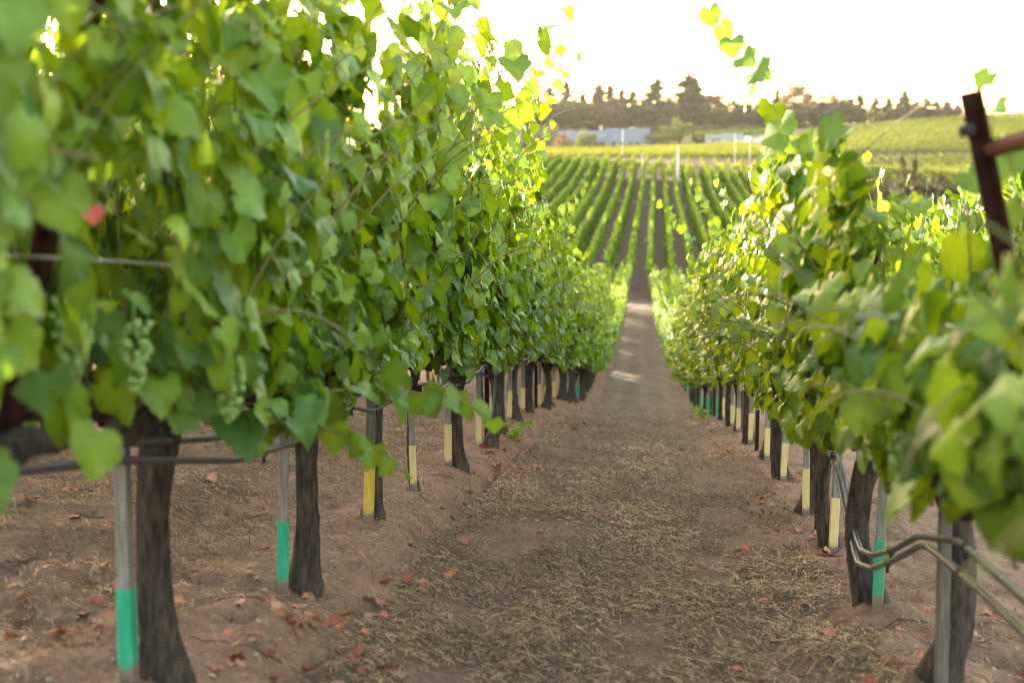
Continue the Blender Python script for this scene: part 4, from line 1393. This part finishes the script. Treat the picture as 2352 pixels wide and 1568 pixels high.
D = 388.0
pxm = D / F / cy / cp * 1.0
c0 = W(1340, 330, D)
hz = float(ground(np.array([c0[0]]), np.array([D]))[0])
house = empty('farm_house', (c0[0], D, hz), R(-4))
tag(house, 'long low house with blue-grey roofs among garden trees', 'house')
def X_(px): return (W(px, 330, D)[0] - c0[0])
def Z_(py): return W(1340, py, D)[2] - hz
for nm, pa, pb2, ya, yb, eave, ridge, wm in [('left', 1190, 1302, 1.0, 10, 327, 300, M_GREYWALL), ('mid', 1302, 1392, -1.0, 9, 324, 302, M_BRICK), ('right', 1392, 1486, -.4, 10.4, 325, 297, M_WHITE)]:
    wl = wallbox(X_(pa), X_(pb2), ya, yb, -1.2, Z_(eave), Z_(ridge)).build('wall', wm, house, False)
    roofpl(X_(pa) + (.3 if nm == 'mid' else 0), X_(pb2) - (.75 if nm == 'mid' else 0), ya, yb, Z_(eave), Z_(ridge)).build('roof', M_ROOF, house, False)
# clerestory dormer with a strip of panes
zd = Z_(312); ym_ = 1.7
m = MB(); m.box((X_(1376), ym_ + 1.0, zd - .1), (4.4, 3.0, 1.2)); dm = m.build('dormer', M_ROOF, house, False)
for q in range(4):
    m = MB(); m.box((X_(1376) - 1.5 + q * 1.0, ym_ - .53, zd), (.72, .08, .6)); m.build('window', M_WHITE, dm, False)
for q, px in enumerate((1318, 1332, 1370, 1384)):
    m = MB(); m.box((X_(px), -1.05, .6), (1.0, .12, 1.3)); m.build('window', M_GLASS, house, False)
for px in (1410, 1430, 1465):
    m = MB(); m.box((X_(px), -.45, .4), (1.1, .12, .9)); m.build('window', M_GLASS, house, False)
m = MB(); m.box((X_(1449), -.45, -.1), (1.1, .14, 2.1)); m.build('door', M_BRICK, house, False)
m = MB(); m.box((X_(1376), 4.6, Z_(297)), (.9, .9, 1.6), bev=.05); m.box((X_(1376), 4.6, Z_(297) + .9), (1.1, 1.1, .2)); m.build('chimney', M_WHITE, house, False)
m = MB(); m.box((X_(1448), 5.2, Z_(294)), (1.6, .8, .5), bev=.05); m.build('roof_vent', M_WHITE, house, False)


def shed(px, py, d, wx, dep, hw, hr, label):
    p = W(px, py, d); z = float(ground(np.array([p[0]]), np.array([d]))[0])
    e = empty('shed', (p[0], d, z), R(-12))
    wallbox(-wx / 2, wx / 2, -dep / 2, dep / 2, -.5, hw, hr).build('wall', M_WHITE, e, False)
    roofpl(-wx / 2, wx / 2, -dep / 2, dep / 2, hw, hr, .25, .1).build('roof', M_GREYWALL, e, False)
    m = MB(); m.box((wx * .12, -dep / 2 - .03, hw * .42), (wx * .25, .08, hw * .8)); m.build('door', M_GREYWALL, e, False)
    tag(e, label, 'shed', 'white sheds')


shed(1638, 326, 376, 3.4, 4, 1.7, 2.6, 'small white shed left of the white tank')
shed(1682, 328, 372, 5.2, 5, 1.6, 2.7, 'wider white shed right of the white tank')
p = W(1661, 324, 380); z = float(ground(np.array([p[0]]), np.array([380.]))[0])
tk = empty('water_tank', (p[0], 380, z))
m = MB(); pr = [(0, 1.0), (1.1, 1.0), (1.5, .98), (1.75, .8), (1.88, .45), (1.92, .02)]
m.tube([(0, 0, a) for a, b in pr], [b for a, b in pr], 18); m.build('tank_body', M_WHITE, tk)
m = MB(); m.tube([(0, 0, 1.9), (0, 0, 2.05)], .25, 12); m.build('hatch', M_GREYWALL, tk)
tag(tk, 'round white water tank between the two sheds', 'tank')


def car(px, py, d, rz, label):
    p = W(px, py, d); z = float(ground(np.array([p[0]]), np.array([d]))[0]) + .1
    e = empty('parked_car', (p[0], d, z), rz)
    prof = [(-2.2, .35), (-2.2, .8), (-1.5, .92), (-.9, 1.45), (.7, 1.48), (1.3, 1.0), (2.1, .85), (2.2, .4)]
    m = MB(); n_ = len(prof)
    V = [(a, s * (.85 if b < 1.2 else .68), b) for s in (-1, 1) for a, b in prof]
    m.add(V, [(i, (i + 1) % n_, n_ + (i + 1) % n_, n_ + i) for i in range(n_)] + [(0, 1, 6, 7), (n_, n_ + 7, n_ + 6, n_ + 1), (1, 2, 5, 6), (n_ + 1, n_ + 6, n_ + 5, n_ + 2), (2, 3, 4, 5), (n_ + 2, n_ + 5, n_ + 4, n_ + 3)])
    m.build('body', M_CARW, e, False)
    for s in (-1, 1):
        m = MB(); m.add([(-1.2, s * .845, 1.0), (1.0, s * .845, 1.0), (.62, s * .73, 1.4), (-.82, s * .73, 1.4)], [(0, 1, 2, 3)]); m.build('window', M_GLASS, e, False)
        for a in (-1.35, 1.4):
            m = MB(); m.tube([(a, s * .7, .33), (a, s * .9, .33)], .33, 14); m.build('wheel', M_TYRE, e)
    tag(e, label, 'car', 'cars by the sheds')


car(1701, 329, 370, R(10), 'white car parked just right of the wider white shed')
car(1716, 328, 378, R(70), 'white car standing on the dirt road edge, right of the other')


def pole(px, top, bot, d, r, label, arm=False):
    p = W(px, bot, d); z = float(ground(np.array([p[0]]), np.array([d]))[0]); H = W(px, top, d)[2] - z
    e = empty('wooden_pole', (p[0], d, z))
    m = MB(); m.tube([(0, 0, -.5), (0, 0, H * .5), (0, 0, H)], [r, r * .9, r * .75], 8); m.build('shaft', M_POLE, e)
    m = MB(); m.tube([(0, 0, H), (0, 0, H + r * .8)], [r * 1.1, r * .3], 8); m.build('cap', M_WIRE, e)
    tag(e, label, 'pole', 'poles in the vineyard')


pole(1430, 298, 352, 285, .10, 'tall pale pole in front of the white-walled end of the house')
pole(1688, 308, 358, 285, .09, 'tall pale pole in front of the white sheds')
pole(1722, 328, 358, 287, .08, 'short pale post near the dirt road')
pole(1557, 340, 372, 180, .13, 'stout white post at the top edge of the facing slope')
pole(1475, 352, 392, 181, .06, 'added thin upright for a strip of sunlit vines, left of the stout white post')  # upright added in place of a yellow strip of lit vines

# ------------------------------------------------------------------ haze over the valley
mh = bpy.data.materials.new('haze_air'); mh.use_nodes = True
n = mh.node_tree.nodes; l = mh.node_tree.links
n.remove(n['Principled BSDF'])
pv = n.new('ShaderNodeVolumePrincipled')
pv.inputs['Color'].default_value = (1.0, .95, .88, 1)
pv.inputs['Density'].default_value = .00006
pv.inputs['Anisotropy'].default_value = .3
l.new(pv.outputs[0], n['Material Output'].inputs['Volume'])
m = MB(); m.box((0, 2600, -60), (6200, 6500, 720)); hz_o = m.build('haze', mh, None, False)
tag(hz_o, 'pale evening haze over the valley', 'haze', kind='stuff')
